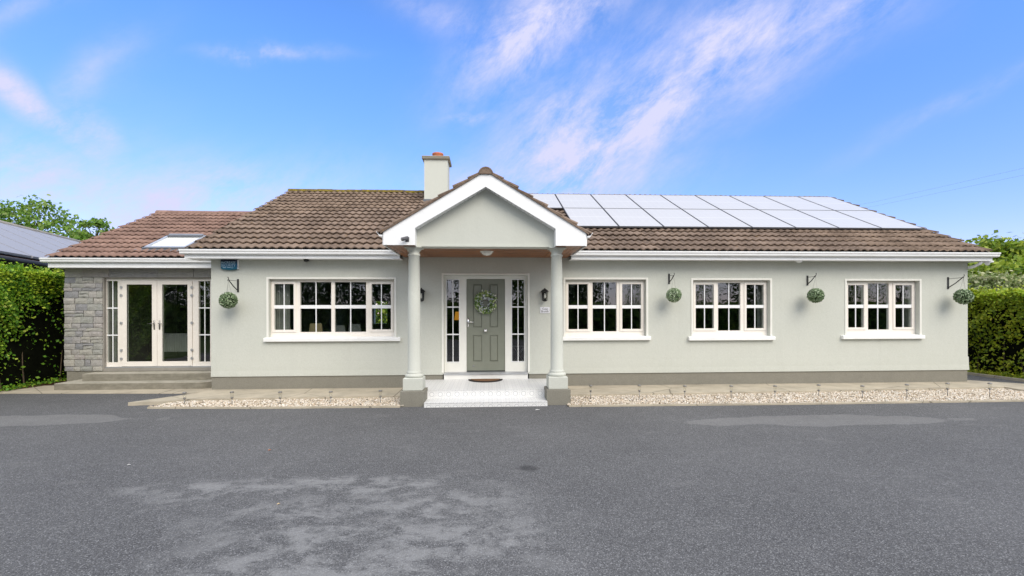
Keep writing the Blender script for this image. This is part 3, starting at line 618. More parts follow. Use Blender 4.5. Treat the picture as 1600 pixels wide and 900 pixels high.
# boxed ends of the eaves
m = MB(); m.prism([(9.625,ZS-.01), (Y0+.15,ZS-.01), (Y0+.15,roofz(Y0+.15)-.09), (9.625,EAVE_Z-.02)], 'x', XL-.33, XL-.01); m.prism([(9.625,ZS-.01), (Y0+.15,ZS-.01), (Y0+.15,roofz(Y0+.15)-.09), (9.625,EAVE_Z-.02)], 'x', XR+.01, XR+.14)
m.build('boxed_eave_end', 'white', bung)
m = MB().tube([(XR+.04,9.70,ZS-.0), (XR+.04,9.71,ZS-.055), (XR+.035,9.85,ZS-.12), (XR+.038,10.30,ZS-.17), (XR+.038,10.34,ZS-.3), (XR+.038,10.34,.1)], .033, 10); m.build('downpipe', 'white', bung, True)
m = MB().box(XR+.16, XR+.30, 9.66, 9.80, ZS-.045, ZS-.002, .01).tube([(XR+.22,9.73,ZS-.04), (XR+.20,9.70,ZS-.075)], .04, 10); m.build('soffit_light', 'white', bung)
# ---- chimney ----
cx0, cx1 = PX(663.3, 13.27), PX(700, 13.27); cy0, cy1 = 13.27, 13.93; zct = PZ(682, 249, 13.27)
m = MB().box(cx0, cx1, cy0, cy1, roofz(cy0)-.3, zct, .004); ch = m.build('chimney', 'column', roof)
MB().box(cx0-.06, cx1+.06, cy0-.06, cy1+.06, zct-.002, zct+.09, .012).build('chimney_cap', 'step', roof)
m = MB(); m.lathe([(.15,zct+.088), (.145,zct+.22), (.165,zct+.235), (.165,zct+.27), (.13,zct+.275), (.12,zct+.1)], (cx0+cx1)/2+.02, (cy0+cy1)/2, 20, False); m.build('chimney_pot', 'terracotta', roof, True)
MB().box(cx0-.03, cx1+.03, cy0-.02, cy0-.005, roofz(cy0)-.05, roofz(cy0)+.12).build('flashing', 'lead', roof)
# ---- porch ----
YB = 8.10                                   # front of the barge boards
YT = 8.30                                   # gable wall
ZPS = 2.862
iL, iR = PGX-1.235, PGX+1.24
porch = MB()
zin = PGA-.275
zi = lambda x: zin-PGT*abs(x-PGX)
# gable panel and beam
pts = [(PGX-1.45,ZPS+.008), (PGX+1.45,ZPS+.008), (PGX+1.45,PGA-PGT*1.45-.07), (PGX,PGA-.07), (PGX-1.45,PGA-PGT*1.45-.07)]
porch.prism(pts, 'y', YT, YT+.25)
po = porch.build('porch_gable_wall', 'wall', bung)
MB().box(PGX-1.30, PGX+1.30, YT-.012, YT+.262, ZPS-.004, ZPS+.035).build('beam', 'column', po)
# barge boards with boxed ends
for sgn in (-1, 1):
    X = lambda t: PGX+sgn*t
    zo = lambda t: PGA-PGT*t
    pts = [(X(0),zo(0)), (X(0),zo(0)-.275), (X(1.24),zo(1.24)-.255), (X(1.24),ZPS-.008), (X(PH-.03),ZPS-.008), (X(PH-.03),zo(PH-.03))]
    MB().prism(pts, 'y', YB, YB+.022).build('barge_board', 'white', po)
    MB().prism([(X(1.24)-.001*sgn,zo(1.24)-.256), (X(1.24)-.001*sgn,ZPS-.006), (X(1.255),ZPS-.006), (X(1.255),zo(1.24)-.25)], 'y', YB+.0225, YT-.001).build('box_cheek', 'white', po)
    # sloping ribbed soffit strips between barge and gable wall
    n = 16
    for k in range(n):
        t0, t1 = 1.24*k/n, 1.24*(k+1)/n-.006
        z0, z1 = zo(t0)-.262, zo(t1)-.262
        MB().prism([(X(t0),z0), (X(t1),z1), (X(t1),z1+.012), (X(t0),z0+.012)], 'y', YB+.023, YT-.001).build('verge_soffit_board', 'white', po)
    # side fascia and gutter of the porch
    xx = X(PH-.03); MB().box(min(xx, xx+.02*sgn), max(xx, xx+.02*sgn), YB+.023, 9.60, ZPS-.008, zo(PH)+.01).build('porch_fascia', 'white', po)
    xo = X(PH-.008); ztp = zo(PH)+.03
    pr = [(xo,ztp-.085), (xo+.05*sgn,ztp-.085), (xo+.07*sgn,ztp-.06), (xo+.105*sgn,ztp-.004), (xo+.09*sgn,ztp), (xo+.06*sgn,ztp-.05), (xo,ztp-.06)]
    MB().prism(pr, 'y', YB+.004, 9.58).build('porch_gutter', 'white', po)
# timber ceiling boards (pieces)
nb_ = 16; y_a, y_b = YT+.264, Y0-.004
for k in range(nb_):
    a_, b_ = y_a+(y_b-y_a)*k/nb_, y_a+(y_b-y_a)*(k+1)/nb_-.012
    MB().box(iL+.0, iR-.0, a_, b_, ZPS+.002, ZPS+.014).build('ceiling_board', 'timber', po)
MB().box(iL-.5, iR+.5, y_a, y_b, ZPS+.020, ZPS+.03).build('ceiling_backing', 'lead', po)
for (xa, xb) in ((pl_+.055, iL-.006), (iR+.006, pr_-.055)):
    k = 0; x = xa
    while x < xb-.01:
        MB().box(x, min(x+.094, xb), YB+.03, Y0-.004, ZPS+.001, ZPS+.013).build('ceiling_board', 'timber', po); x += .1
m = MB(); a_ = PX(761, 8.95); m.lathe([(.0,ZPS-.085), (.06,ZPS-.075), (.10,ZPS-.045), (.115,ZPS-.012)], a_, 8.95, 24, False); dome = m.build('dome_light', 'opal', po, True)
MB().lathe([(.125,ZPS-.014), (.13,ZPS-.006), (.13,ZPS+.001)], a_, 8.95, 24).build('dome_light_base', 'trim', po)
# porch roof slabs + tiles
pcs = 1/math.sqrt(1+PGT*PGT)
pr0 = MB()
def porch_end(z): return EAVE_Y+(z-EAVE_Z)/TAN
for sgn in (-1, 1):
    ex = PGX+sgn*(PH+.01); ez = PGA-PGT*(PH+.01)
    pr0.poly([(PGX,YB+.02,PGA+.004), (ex,YB+.02,ez+.004), (ex,porch_end(ez),ez+.004), (PGX,porch_end(PGA),PGA+.004)])
    pr0.poly([(PGX,YB+.02,PGA-.02), (ex,YB+.02,ez-.02), (ex,porch_end(ez),ez-.02), (PGX,porch_end(PGA),PGA-.02)])
proof = pr0.build('porch_roof', 'lead', bung)
for sgn in (-1, 1):
    ex = PGX+sgn*(PH+.03); ez = PGA-PGT*(PH+.03); ud = Vector((-sgn*pcs, 0, PGT*pcs)); nr = Vector((sgn*PGT*pcs, 0, pcs))
    wid = 4.2
    og = Vector((ex, YB-.03, ez))
    # x dir of tile runs along +y (right-handed frame kept by mirroring)
    xd = Vector((0, 1, 0)); 
    add_tiles(proof, 'tile', og, xd, ud, nr, wid, (PH+.03)/pcs, skip=lambda c: c.y > porch_end(c.z)+.12, vis=lambda c: c.y < 8.5)
ridge_tiles(proof, 'tile', (PGX, YB-.04, PGA+.0), (PGX, porch_end(PGA)+.1, PGA+.0), .135)
MB().prism([(PGX+.118*math.cos(math.radians(a_)), PGA-.055+.112*math.sin(math.radians(a_))) for a_ in range(0, 181, 20)], 'y', YB-.034, YB+.3).build('ridge_mortar', 'tile', proof)
m = MB()
for sgn in (-1, 1):
    X = lambda t: PGX+sgn*t; m.prism([(X(0),PGA+.03), (X(0),PGA+.0), (X(PH+.02),PGA-PGT*(PH+.02)), (X(PH+.02),PGA-PGT*(PH+.02)+.03)], 'y', YB-.028, YB+.02)
m.build('porch_verge', 'tile', proof)
# columns with bases
for cxx in (-1.362, 1.252):
    cyy = 8.43; col_ = MB().box(cxx-.215, cxx+.215, 8.2, 8.2+.43, -.05, .275, .006).build('pier', 'plinth', bung)
    m = MB().box(cxx-.175, cxx+.175, cyy-.175, cyy+.175, .272, .50, .012); m.build('column_plinth', 'column', bung)
    m = MB().lathe([(.15,.498), (.165,.512), (.168,.535), (.155,.555), (.135,.562), (.133,.575), (.140,.585), (.128,.60), (.117,.625), (.115,1.2), (.110,2.0), (.098,2.70), (.112,2.708), (.112,2.728), (.099,2.736), (.099,2.775), (.115,2.79), (.135,2.825), (.15,2.832), (.15,ZPS-.005)], cxx, cyy, 32)
    m.build('column', 'column', bung, True)
    MB().box(cxx-.155, cxx+.155, cyy-.155, cyy+.155, ZPS-.022, ZPS-.003).build('capital', 'column', bung)
# porch floor and steps
sxa, sxb = -1.147, 1.037; ZF = .229; YF1 = 8.55; YF2 = 8.12; ZT1 = .081
sb = MB().box(sxa+.006, sxb-.006, YF1+.012, Y0, -.05, ZF-.008).box(sxa-.25, sxb+.25, 8.64, Y0-.002, -.05, ZF-.008).box(sxa+.006, sxb-.006, YF2+.012, YF1+.01, -.05, ZT1-.008).build('porch_steps', 'ptile_w', bung)
MB().box(sxa+.006, sxb-.006, YF1-.008, 8.64, ZF-.0075, ZF).box(sxa-.25, sxb+.25, 8.6405, Y0-.003, ZF-.0075, ZF).build('porch_floor_tiling', 'ptile_h', sb)
nt_ = 14; tw = (sxb-sxa)/nt_
for k in range(nt_):
    xa_, xb_ = sxa+k*tw+.0015, sxa+(k+1)*tw-.0015
    MB().box(xa_, xb_, YF1, YF1+.012, ZT1+.001, ZF-.009).build('riser_tile', 'ptile_v', sb)
    MB().box(xa_, xb_, YF2, YF2+.012, -.02, ZT1-.009).build('riser_tile', 'ptile_v', sb)
    for j in range(3):
        ya_ = YF2-.008+j*.1475; MB().box(xa_, xb_, ya_+.0015, min(ya_+.146, YF1-.001), ZT1-.0075, ZT1).build('tread_tile', 'ptile_h', sb)
MB().box(DR[0]+.002, DR[1]-.002, Y0-.03, Y0+.34, ZF+.001, zdb-.056).build('door_step', 'ptile_w', sb)
# ---- gravel, path, edging ----
def ppoly(pts, z): return [G(a, b, z) for a, b in pts]
ZPA = .05
pathL = [(-5.85-1.4, 9.25)]
pL = [G(200,631.5,.03), G(262,629.5,.03), G(295,624.6,.05), G(628,619.3,.05), (PX(628,Y0)+.1, Y0+.05), (XL-.05, Y0+.05), (XL-.05, 9.55)]
def slabp(name, pts, z0, z1, mat):
    m = MB().prism(pts, 'z', z0, z1); return tag(m.build(name, mat), kind='structure')
slabp('path', pL, -.04, ZPA+.012, 'path')
pR = [G(886,617.5,.05), G(1100,614.5,.05), G(1400,608.8,.05), G(1570,605.3,.05), G(1590,609,.05), G(1640,614,.05), G(1700,612,.05), G(1640,603,.05), G(1512,594.6,.05), (XR+.25, 10.2), (XR-.1, Y0+.05), (PX(884,Y0), Y0+.05)]
slabp('path', pR, -.04, ZPA+.012, 'path')
# apron in front of the extension
ap = [(-13.2, G(0,615.3)[1]+.03), G(0,615.3), G(300,615.2), G(327,611.5), (XL-.06, 9.6), (XL-.06, 11.1), (-13.2, 11.1)]
slabp('apron', ap, -.04, .012, 'path')
gl = [G(232,637.8), G(400,638), G(630,636), G(630,621.3), G(300,626.1), G(268,631)]
gr = [G(886,635), G(1250,631.5), G(1600,626.5), G(1760,624), G(1700,614), G(1640,615.5), G(1592,611.6), G(1568,607.6), G(1400,611), G(1100,617), G(886,620)]
for k, (pts, lab) in enumerate(((gl, 'left'), (gr, 'right'))):
    sheet('gravel_bed_base', pts, .006, 'gravelbase')
def edging(pts):
    m = MB()
    for (a, b) in zip(pts[:-1], pts[1:]):
        a, b = Vector((*a, 0)), Vector((*b, 0)); d = (b-a).normalized(); n = Vector((-d.y, d.x, 0))*.028
        m.prism([(a+n)[:2], (b+n)[:2], (b-n)[:2], (a-n)[:2]], 'z', -.03, .028)
    tag(m.build('kerb_edging', 'path'), kind='structure')
edging([G(232,638.2), G(400,638.4), G(625,636.4)]); edging([G(889,635.4), G(1250,632), G(1600,627), G(1760,624.4)])
def inside(pt, poly):
    x, y = pt; c = False; n = len(poly)
    for i in range(n):
        x1, y1 = poly[i]; x2, y2 = poly[(i+1) % n]
        if (y1 > y) != (y2 > y) and x < (x2-x1)*(y-y1)/(y2-y1)+x1: c = not c
    return c
# pebbles: squashed octahedra with 8 faces
OV = np.array([(1,0,0),(-1,0,0),(0,1,0),(0,-1,0),(0,0,1),(0,0,-1)], float); OF = np.array([(0,2,4),(2,1,4),(1,3,4),(3,0,4),(2,0,5),(1,2,5),(3,1,5),(0,3,5)])
def pebbles(poly, n, name):
    xs = [p[0] for p in poly]; ys = [p[1] for p in poly]; P_ = []
    while len(P_) < n:
        x, y = random.uniform(min(xs), max(xs)), random.uniform(min(ys), max(ys))
        if inside((x, y), poly): P_.append((x, y))
    P_ = np.array(P_); n = len(P_); s = rng.uniform(.010, .019, n)
    V = OV[None]*s[:, None, None]*rng.uniform(.65, 1.2, (n, 6, 1)); V[:, :, 2] *= .75
    a = rng.uniform(0, 6.28, n); ca, sa = np.cos(a), np.sin(a); X = V[:, :, 0]*ca[:, None]-V[:, :, 1]*sa[:, None]; Yy = V[:, :, 0]*sa[:, None]+V[:, :, 1]*ca[:, None]; b = rng.uniform(-.7, .7, n)
    Z = V[:, :, 2]*np.cos(b)[:, None]+X*np.sin(b)[:, None]; V = np.stack([X+P_[:, 0:1], Yy+P_[:, 1:2], Z+rng.uniform(.012, .034, n)[:, None]], 2).reshape(-1, 3)
    Fq = (OF[None]+np.arange(n)[:, None, None]*6).reshape(-1, 3); return npmesh(name, V, Fq, 'pebble', k=3)
tag(pebbles(gl, 8500, 'gravel'), 'strip of pale cream gravel beside the path left of the porch', 'gravel', kind='stuff')
tag(pebbles(gr, 27000, 'gravel'), 'long strip of pale cream gravel along the path right of the porch', 'gravel', kind='stuff')
# ---- extension ----
YE = 11.1; EXL = PX(99.5, YE); EZT = 2.72
EEY, EEZ = 10.77, 2.918; ERY = 14.21; ERZ = EEZ+TAN*(ERY-EEY)
DE = (PX(160.5, YE), XL-.005, PZ(240, 575, YE), PZ(240, 434.5, YE))
m = wall_mesh(EXL+.03, XL-.001, .33, EZT+.02, YE+.035, [(DE[0], DE[1]+.2, DE[2], DE[3])], .25)
eby = 2*ERY-EEY-.3; zq = EEZ+TAN*(YE-EEY)-.12
m.prism([(YE+.29,.33), (eby,.33), (eby,zq), (ERY,ERZ-.15), (YE+.29,zq)], 'x', EXL+.03, EXL+.3); m.box(EXL+.3, XL-.01, eby-.3, eby, .33, zq)
ew = m.build('extension_wall', 'mortar', bung)
MB().box(EXL+.05, XL-.01, YE+.02, eby-.02, -.1, .328).build('extension_plinth', 'plinth', bung)
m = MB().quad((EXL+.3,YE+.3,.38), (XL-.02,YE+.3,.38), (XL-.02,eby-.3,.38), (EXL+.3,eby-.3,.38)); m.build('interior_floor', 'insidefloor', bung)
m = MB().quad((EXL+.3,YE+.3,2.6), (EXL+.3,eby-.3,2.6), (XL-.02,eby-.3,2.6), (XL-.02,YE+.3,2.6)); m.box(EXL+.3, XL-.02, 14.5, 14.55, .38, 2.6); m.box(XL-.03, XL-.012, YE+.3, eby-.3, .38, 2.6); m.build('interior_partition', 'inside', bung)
def stone(x0, x1, z0, z1, yf, rough=.010, nx=3, nz=2, name='stone', depth=.05):
    V = []; Fs = []; nx = max(2, nx)
    for j in range(nz+1):
        for i in range(nx+1):
            ed = i in (0, nx) or j in (0, nz)
            V.append((x0+(x1-x0)*i/nx+(random.uniform(-.006,.006) if ed else 0), yf+(random.uniform(.003,.010) if ed else -random.uniform(0, rough)), z0+(z1-z0)*j/nz+random.uniform(-.004,.004)))
    for j in range(nz):
        for i in range(nx): a = j*(nx+1)+i; Fs.append((a, a+1, a+nx+2, a+nx+1))
    # skirt back to the mortar
    ring = [i for i in range(nx+1)]+[(j*(nx+1)+nx) for j in range(1, nz+1)]+[nz*(nx+1)+i for i in range(nx-1, -1, -1)]+[j*(nx+1) for j in range(nz-1, 0, -1)]
    n = len(V); V += [(V[i][0], yf+depth, V[i][2]) for i in ring]
    for k in range(len(ring)): k2 = (k+1) % len(ring); Fs.append((ring[k2], ring[k], n+k, n+k2))
    m = MB(); m.v = V; m.f = Fs; return m.build(name, 'stone', ew)
z = .345; topz = DE[3]+.02
while z < topz-.02:
    h = random.choice([.075,.095,.11,.125,.14,.155]); h = min(h, topz-z) if topz-z-h > .06 else topz-z; x = EXL+random.uniform(0, .012); xe = DE[0]-.012
    while x < xe-.02:
        wd = random.uniform(.12, .30)*(1.15 if h < .1 else 1); wd = xe-x if xe-x-wd < .10 else wd
        if wd > .2 and h > .13 and random.random() < .4:
            hh = h*random.uniform(.4, .6); stone(x, x+wd-.010, z, z+hh-.009, YE+random.uniform(-.008,.008)); stone(x, x+wd-.010, z+hh, z+h-.009, YE+random.uniform(-.008,.008))
        else: stone(x, x+wd-.010, z, z+h-.009, YE+random.uniform(-.010,.010))
        x += wd
    z += h
x = EXL+.01; 
for pxe in (128, 170, 246, 302, 330):
    xe = min(PX(pxe, YE), XL-.004); stone(x, xe-.007, topz+.006, EZT-.002, YE+.006, .004, 4, 2, 'lintel_stone'); x = xe
# french doors
yf = YE+.10; fA, fB = DE[0]+.002, XL-.004; zb0, zt0 = DE[2], DE[3]-.002
gl1 = (PX(166.5,yf), PX(184,yf)); gd1 = (PX(198.5,yf), PX(238,yf)); gd2 = (PX(254,yf), PX(293.5,yf)); gl2 = (PX(310.3,yf), PX(328.3,yf)); mid = PX(246, yf)
zs0, zs1 = PZ(250, 565.7, yf), PZ(250, 439, yf); zg0, zg1 = PZ(250, 564.5, yf), PZ(250, 444.5, yf)
m = MB(); y1 = yf+.07
xs = [(fA, gl1[0]), (gl1[1], PX(190,yf)), (PX(301,yf), gl2[0]), (gl2[1], fB)]
for a_, b_ in xs: m.box(a_, b_, yf, y1, zb0, zt0)
for a_, b_ in (gl1, gl2): m.box(a_, b_, yf+.001, y1, zb0, zs0); m.box(a_, b_, yf+.001, y1, zs1, zt0)
m.box(PX(190,yf), PX(301,yf), yf+.001, y1, zt0-.045, zt0); m.box(PX(190,yf), PX(301,yf), yf+.001, y1, zb0, zb0+.03)
fd = m.build('french_door_frame', 'cream', bung)
MB().box(fA, fB, yf-.05, yf-.001, zb0-.028, zb0+.028).build('threshold', 'alum', fd)
for (p, q) in (gl1, gl2):
    yg = yf+.03; md = (p+q)/2; zz = [zs0+(zs1-zs0)*k/3 for k in range(4)]
    m = MB().box(md-.009, md+.009, yg-.014, yg-.002, zs0, zs1)
    for z in zz[1:3]: m.box(p, q, yg-.016, yg-.002, z-.013, z+.013)
    m.build('glazing_bar', 'white', fd)
    for (u0, u1) in ((p, md), (md, q)):
        for k in range(3): MB().quad((u0,yg,zz[k]), (u1,yg,zz[k]), (u1,yg,zz[k+1]), (u0,yg,zz[k+1])).build('pane', 'glass', fd)
for (lo, hi, g_, side) in ((PX(190.5,yf), mid-.004, gd1, 1), (mid+.004, PX(300.5,yf), gd2, -1)):
    m = MB(); za, zb_ = zb0+.034, zt0-.049; ya, yb = yf-.012, yf+.045
    m.box(lo, g_[0], ya, yb, za, zb_, .004); m.box(g_[1], hi, ya, yb, za, zb_, .004); m.box(g_[0], g_[1], ya+.001, yb, za, zg0); m.box(g_[0], g_[1], ya+.001, yb, zg1, zb_)
    leaf = m.build('french_door', 'cream', bung)
    MB().quad((g_[0],yf+.01,zg0), (g_[1],yf+.01,zg0), (g_[1],yf+.01,zg1), (g_[0],yf+.01,zg1)).build('pane', 'glass', leaf)
    m = MB(); bars(m, g_[0], g_[1], zg0, zg1, yf-.003, yf+.004, .008); m.build('gasket', 'gasket', leaf)
    hx = mid-side*.06; hz = PZ(246, 507, yf)
    m = MB().box(hx-.014, hx+.014, ya-.011, ya-.001, hz-.12, hz+.10, .003); m.tube([(hx,ya-.01,hz+.02), (hx,ya-.05,hz+.02), (hx-side*.02,ya-.055,hz+.02), (hx-side*.12,ya-.053,hz+.02)], .009, 8); m.build('door_handle', 'steel', leaf, True)
    ex_ = lo if side == 1 else hi
    for py in (449, 461.5, 504.5, 547, 560): z = PZ(246, py, yf); MB().box(ex_-.03, ex_+.03, ya-.014, ya-.0015, z-.022, z+.022, .003).tube([(ex_,ya-.016,z-.035), (ex_,ya-.016,z+.035)], .009, 8).build('hinge', 'alum', leaf)
# extension steps
s1 = (PX(84, 10.4), PX(314, 10.4)); s2 = (PX(128, 10.75), PX(311, 10.75))
st = thing('concrete_steps', (-8, 10.2, 0), 'pair of weathered grey concrete steps below the french doors', 'steps')
xr_ = XL-.02
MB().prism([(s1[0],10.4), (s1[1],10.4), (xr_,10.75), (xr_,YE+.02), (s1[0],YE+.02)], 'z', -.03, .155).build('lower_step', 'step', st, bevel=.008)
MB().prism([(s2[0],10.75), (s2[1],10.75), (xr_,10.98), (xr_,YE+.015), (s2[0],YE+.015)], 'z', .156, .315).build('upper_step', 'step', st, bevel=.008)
# extension roof
m = MB(); slab(m, EXL-.05, XL+.05, EEY+.04, EEZ+.02, ERY, ERZ); slab(m, EXL-.05, XL-.0, 2*ERY-EEY, EEZ, ERY, ERZ); er = m.build('extension_roof', 'lead', bung)
VX0 = EXL-.06
skA = (PX(228, 0.01+EEY+.45), 0)
def skyq(px, py):    # pixel onto the extension roof plane
    r = ray(px, py); k = (EEZ-TAN*EEY-ZC+.05)/(r.z-TAN*r.y); return Vector((r.x*k, r.y*k, ZC+r.z*k))
k0, k1 = skyq(231, 388.5), skyq(260, 370.5); k2 = skyq(325, 370.5)
SKX0, SKX1 = (k0.x+k1.x)/2, k2.x; SKY0, SKY1 = k0.y, k1.y
add_tiles(er, 'tilered', Vector((VX0, EEY-.02, EEZ)), (1,0,0), U, NR, XL-.02-VX0, (ERY-EEY)/cs, skip=lambda c: (SKX0-.1 < c.x < SKX1+.1 and SKY0-.05 < c.y < SKY1+.12), vis=lambda c: c.x < XL-.1)
ridge_tiles(er, 'tilered', (VX0, ERY, ERZ+.035), (XL, ERY, ERZ+.035))
m = MB(); slab(m, VX0-.01, VX0+.03, EEY+.02, EEZ+.03, ERY, ERZ+.02, .11); m.build('verge', 'plinth', er)
eaves(er, EXL-.06, XL-.002, EEY+.02, EEY, EEZ, EZT, YE); gutter(er, PX(61, EEY-.08), XL-.012, EEY+.02, EEZ-.004)
m = MB(); m.prism([(EEY+.045,EZT-.01), (YE+.3,EZT-.01), (YE+.3,zq), (EEY+.045,EEZ-.02)], 'x', EXL-.06, EXL+.028); m.build('boxed_eave_end', 'white', er)
# skylight
sk = MB(); o0 = Vector((0, SKY0, EEZ+TAN*(SKY0-EEY))); LS = (SKY1-SKY0)/cs
def onroof(x, s, h): return Vector((x, 0, 0))+Vector((0, o0.y, o0.z))+U*s+NR*h
def rbox(m, x0, x1, s0, s1, h0, h1):
    n = len(m.v)
    for (x, s, h) in ((x0,s0,h0),(x1,s0,h0),(x1,s1,h0),(x0,s1,h0),(x0,s0,h1),(x1,s0,h1),(x1,s1,h1),(x0,s1,h1)): m.v.append(tuple(onroof(x, s, h)))
    m.f += [tuple(n+i for i in q) for q in ((0,3,2,1),(4,5,6,7),(0,1,5,4),(1,2,6,5),(2,3,7,6),(3,0,4,7))]
rbox(sk, SKX0, SKX0+.06, 0, LS, .0, .10); rbox(sk, SKX1-.06, SKX1, 0, LS, .0, .10); rbox(sk, SKX0+.06, SKX1-.06, 0, .06, .0, .099); rbox(sk, SKX0+.06, SKX1-.06, LS-.04, LS, .10, .14)
so_ = sk.build('skylight', 'alum', er)
m = MB(); rbox(m, SKX0+.06, SKX1-.06, LS-.10, LS-.041, .0, .13); m.build('hood', 'lead', so_)
m = MB(); rbox(m, SKX0+.061, SKX1-.061, .061, LS-.101, .06, .075); m.build('blind', 'blind', so_)
m = MB(); m.quad(onroof(SKX0+.06,.06,.09), onroof(SKX1-.06,.06,.09), onroof(SKX1-.06,LS-.1,.09), onroof(SKX0+.06,LS-.1,.09)); m.build('pane', 'lampglass', so_)
m = MB(); rbox(m, SKX0-.16, SKX1+.14, -.20, -.062, .0, .062); rbox(m, SKX0-.02, SKX1+.02, -.06, -.002, .0, .092); rbox(m, SKX0-.14, SKX0-.002, 0, LS, 0, .03); rbox(m, SKX0-.14, SKX1+.14, LS+.002, LS+.12, 0, .05); rbox(m, SKX1+.002, SKX1+.14, 0, LS, 0, .03); m.build('flashing', 'lead', so_)
# ---- place the tiles: the 300 largest in view as parts, the rest joined ----
ALLT.sort(key=lambda t: -t[0])
Tinv = Matrix.Translation(-bung.location)
rest = {}
for i, (d_, M4, mat, par) in enumerate(ALLT):
    if i < 300:
        o = bpy.data.objects.new('roof_tile', tile_mesh(mat)); COL.objects.link(o); o.parent = par; o.matrix_local = Tinv @ M4
    else: rest.setdefault((par.name, mat), (par, []))[1].append(M4)
for (pn, mat), (par, ms) in rest.items():
    A = np.array([[list(r) for r in (Tinv@m4)] for m4 in ms]); TH_ = np.concatenate([TV, np.ones((len(TV), 1))], 1)
    V = np.einsum('nij,kj->nki', A, TH_)[:, :, :3].reshape(-1, 3); Fq = (TF[None]+np.arange(len(ms))[:, None, None]*len(TV)).reshape(-1, 4)
    o = npmesh('roof_tile_field', V, Fq, mat); o.parent = par; o['kind'] = 'stuff'
# ------------------------------------------------------------------ solar panels
def solar_panel(row, colu, label):
    o0_ = Vector((PX0+colu*PW+.010, PLB, roofz(PLB)))+NR*.12+U*(row*1.757)
    t = thing('solar_panel', o0_, label, 'solar panel', 'solar panels in two rows on the bungalow roof')
    t.rotation_euler = (math.atan(TAN), 0, 0); return t
sp_meshes = None
for row in (0, 1):
    for c in range(-1 if row else 0, 8):
        n_r = 8-c
        ords = ['', 'rightmost', 'second from the right', 'third from the right', 'fourth from the right', 'fifth from the right', 'sixth from the right', 'seventh from the right', 'eighth from the right', 'leftmost, half behind the porch']
        lab = 'pale solar panel in the %s row on the brown roof, %s' % ('upper' if row else 'lower', ords[n_r])
        if not row and n_r == 8: lab = 'pale glassy solar panel in the lower row on the brown roof, nearest the porch gable'
        t = solar_panel(row, c, lab)
        if sp_meshes is None:
            W_, H_ = PW-.020, 1.74
            m = MB(); m.box(0, .012, 0, H_, -.035, .002); m.box(W_-.012, W_, 0, H_, -.035, .002); m.box(.012, W_-.012, 0, .012, -.035, .002); m.box(.012, W_-.012, H_-.012, H_, -.035, .002)
            fo = m.build('frame', 'darkgrey'); g_o = MB().box(.012, W_-.012, .012, H_-.012, -.03, -.001).build('glass_sheet', 'solar')
            m = MB()
            for yy in (.35, 1.38): m.box(-.01, W_+.01, yy, yy+.04, -.10, -.036)
            ra = m.build('rail', 'black'); sp_meshes = [fo.data, g_o.data, ra.data]; names = ['frame', 'glass_sheet', 'rail']
            for q in (fo, g_o, ra): bpy.data.objects.remove(q)
        for nme, me in zip(names, sp_meshes): q = bpy.data.objects.new(nme, me); COL.objects.link(q); q.parent = t
# ------------------------------------------------------------------ things fixed to the walls
def text_obj(body, size, loc, mat, parent, name='lettering', ext=.002, font_scale=(1,1)):
    cu = bpy.data.curves.new(name, 'FONT'); cu.body = body; cu.size = size; cu.align_x = 'CENTER'; cu.align_y = 'CENTER'; cu.extrude = ext; cu.resolution_u = 2
    o = bpy.data.objects.new(name, cu); COL.objects.link(o); dg = bpy.context.evaluated_depsgraph_get(); dg.update()
    me = bpy.data.meshes.new_from_object(o.evaluated_get(dg)); bpy.data.objects.remove(o)
    me.transform(Matrix.Diagonal((font_scale[0], font_scale[1], 1, 1))); me.transform(Matrix.Rotation(math.radians(90), 4, 'X')); me.transform(Matrix.Translation(Vector(loc)-root_loc(parent)))
    me.materials.clear(); me.materials.append(MT[mat]); q = bpy.data.objects.new(name, me); COL.objects.link(q); q.parent = parent; return q
M = Mat('alarm_blue'); g = M.pos(); s = M.n('ShaderNodeSeparateXYZ'); M.l(g, s.inputs[0]); az0, az1 = PZ(357, 421, Y0-.06), PZ(357, 404, Y0-.06)
M.base(M.ramp(M.math('DIVIDE', M.math('SUBTRACT', s.outputs[2], az0), az1-az0), [(.0, (.004,.10,.16)), (.45, (.005,.12,.26)), (.78, (.003,.01,.04)), (1.0, (.003,.006,.02))]), .35); MT['alarm'] = M.m
MT['alarmtext'] = plain('alarm_lettering', (.45,.62,.75), .5, bump=0); MT['ink'] = plain('ink', (.02,.02,.02), .6, bump=0); MT['plate'] = plain('enamel_white', (.80,.80,.84), .3, bump=0)
ax0, ax1 = PX(345, Y0-.06), PX(370.5, Y0-.06)
al = thing('alarm_box', ((ax0+ax1)/2, Y0, az0), 'blue and black security alarm box with pale lettering high on the wall corner', 'alarm box')
m = MB().prism([(ax0,az0+.02), (ax0+.03,az0), ((ax0+ax1)/2,az0-.012), (ax1-.03,az0), (ax1,az0+.03), (ax1-.004,az1), (ax0,az1)], 'y', Y0-.065, Y0-.001); m.build('casing', 'alarm', al, bevel=.006)
MB().box(ax1-.001, ax1+.012, Y0-.05, Y0-.001, az0+.01, az1-.03).build('side_strip', 'plate', al)
cxm = (ax0+ax1)/2-.008; hh = az1-az0
text_obj('INCREASE', .07, (cxm, Y0-.067, az0+hh*.62), 'alarmtext', al, font_scale=(.95,.95)); text_obj('SECURITY', .072, (cxm, Y0-.067, az0+hh*.36), 'alarmtext', al, font_scale=(.92,1.05))
m = MB().box(cxm-.11, cxm-.05, Y0-.068, Y0-.066, az0+hh*.14, az0+hh*.2).box(cxm-.02, cxm+.05, Y0-.068, Y0-.066, az0+hh*.15, az0+hh*.19).box(cxm+.06, cxm+.1, Y0-.068, Y0-.066, az0+hh*.13, az0+hh*.17); m.build('small_print', 'alarmtext', al)
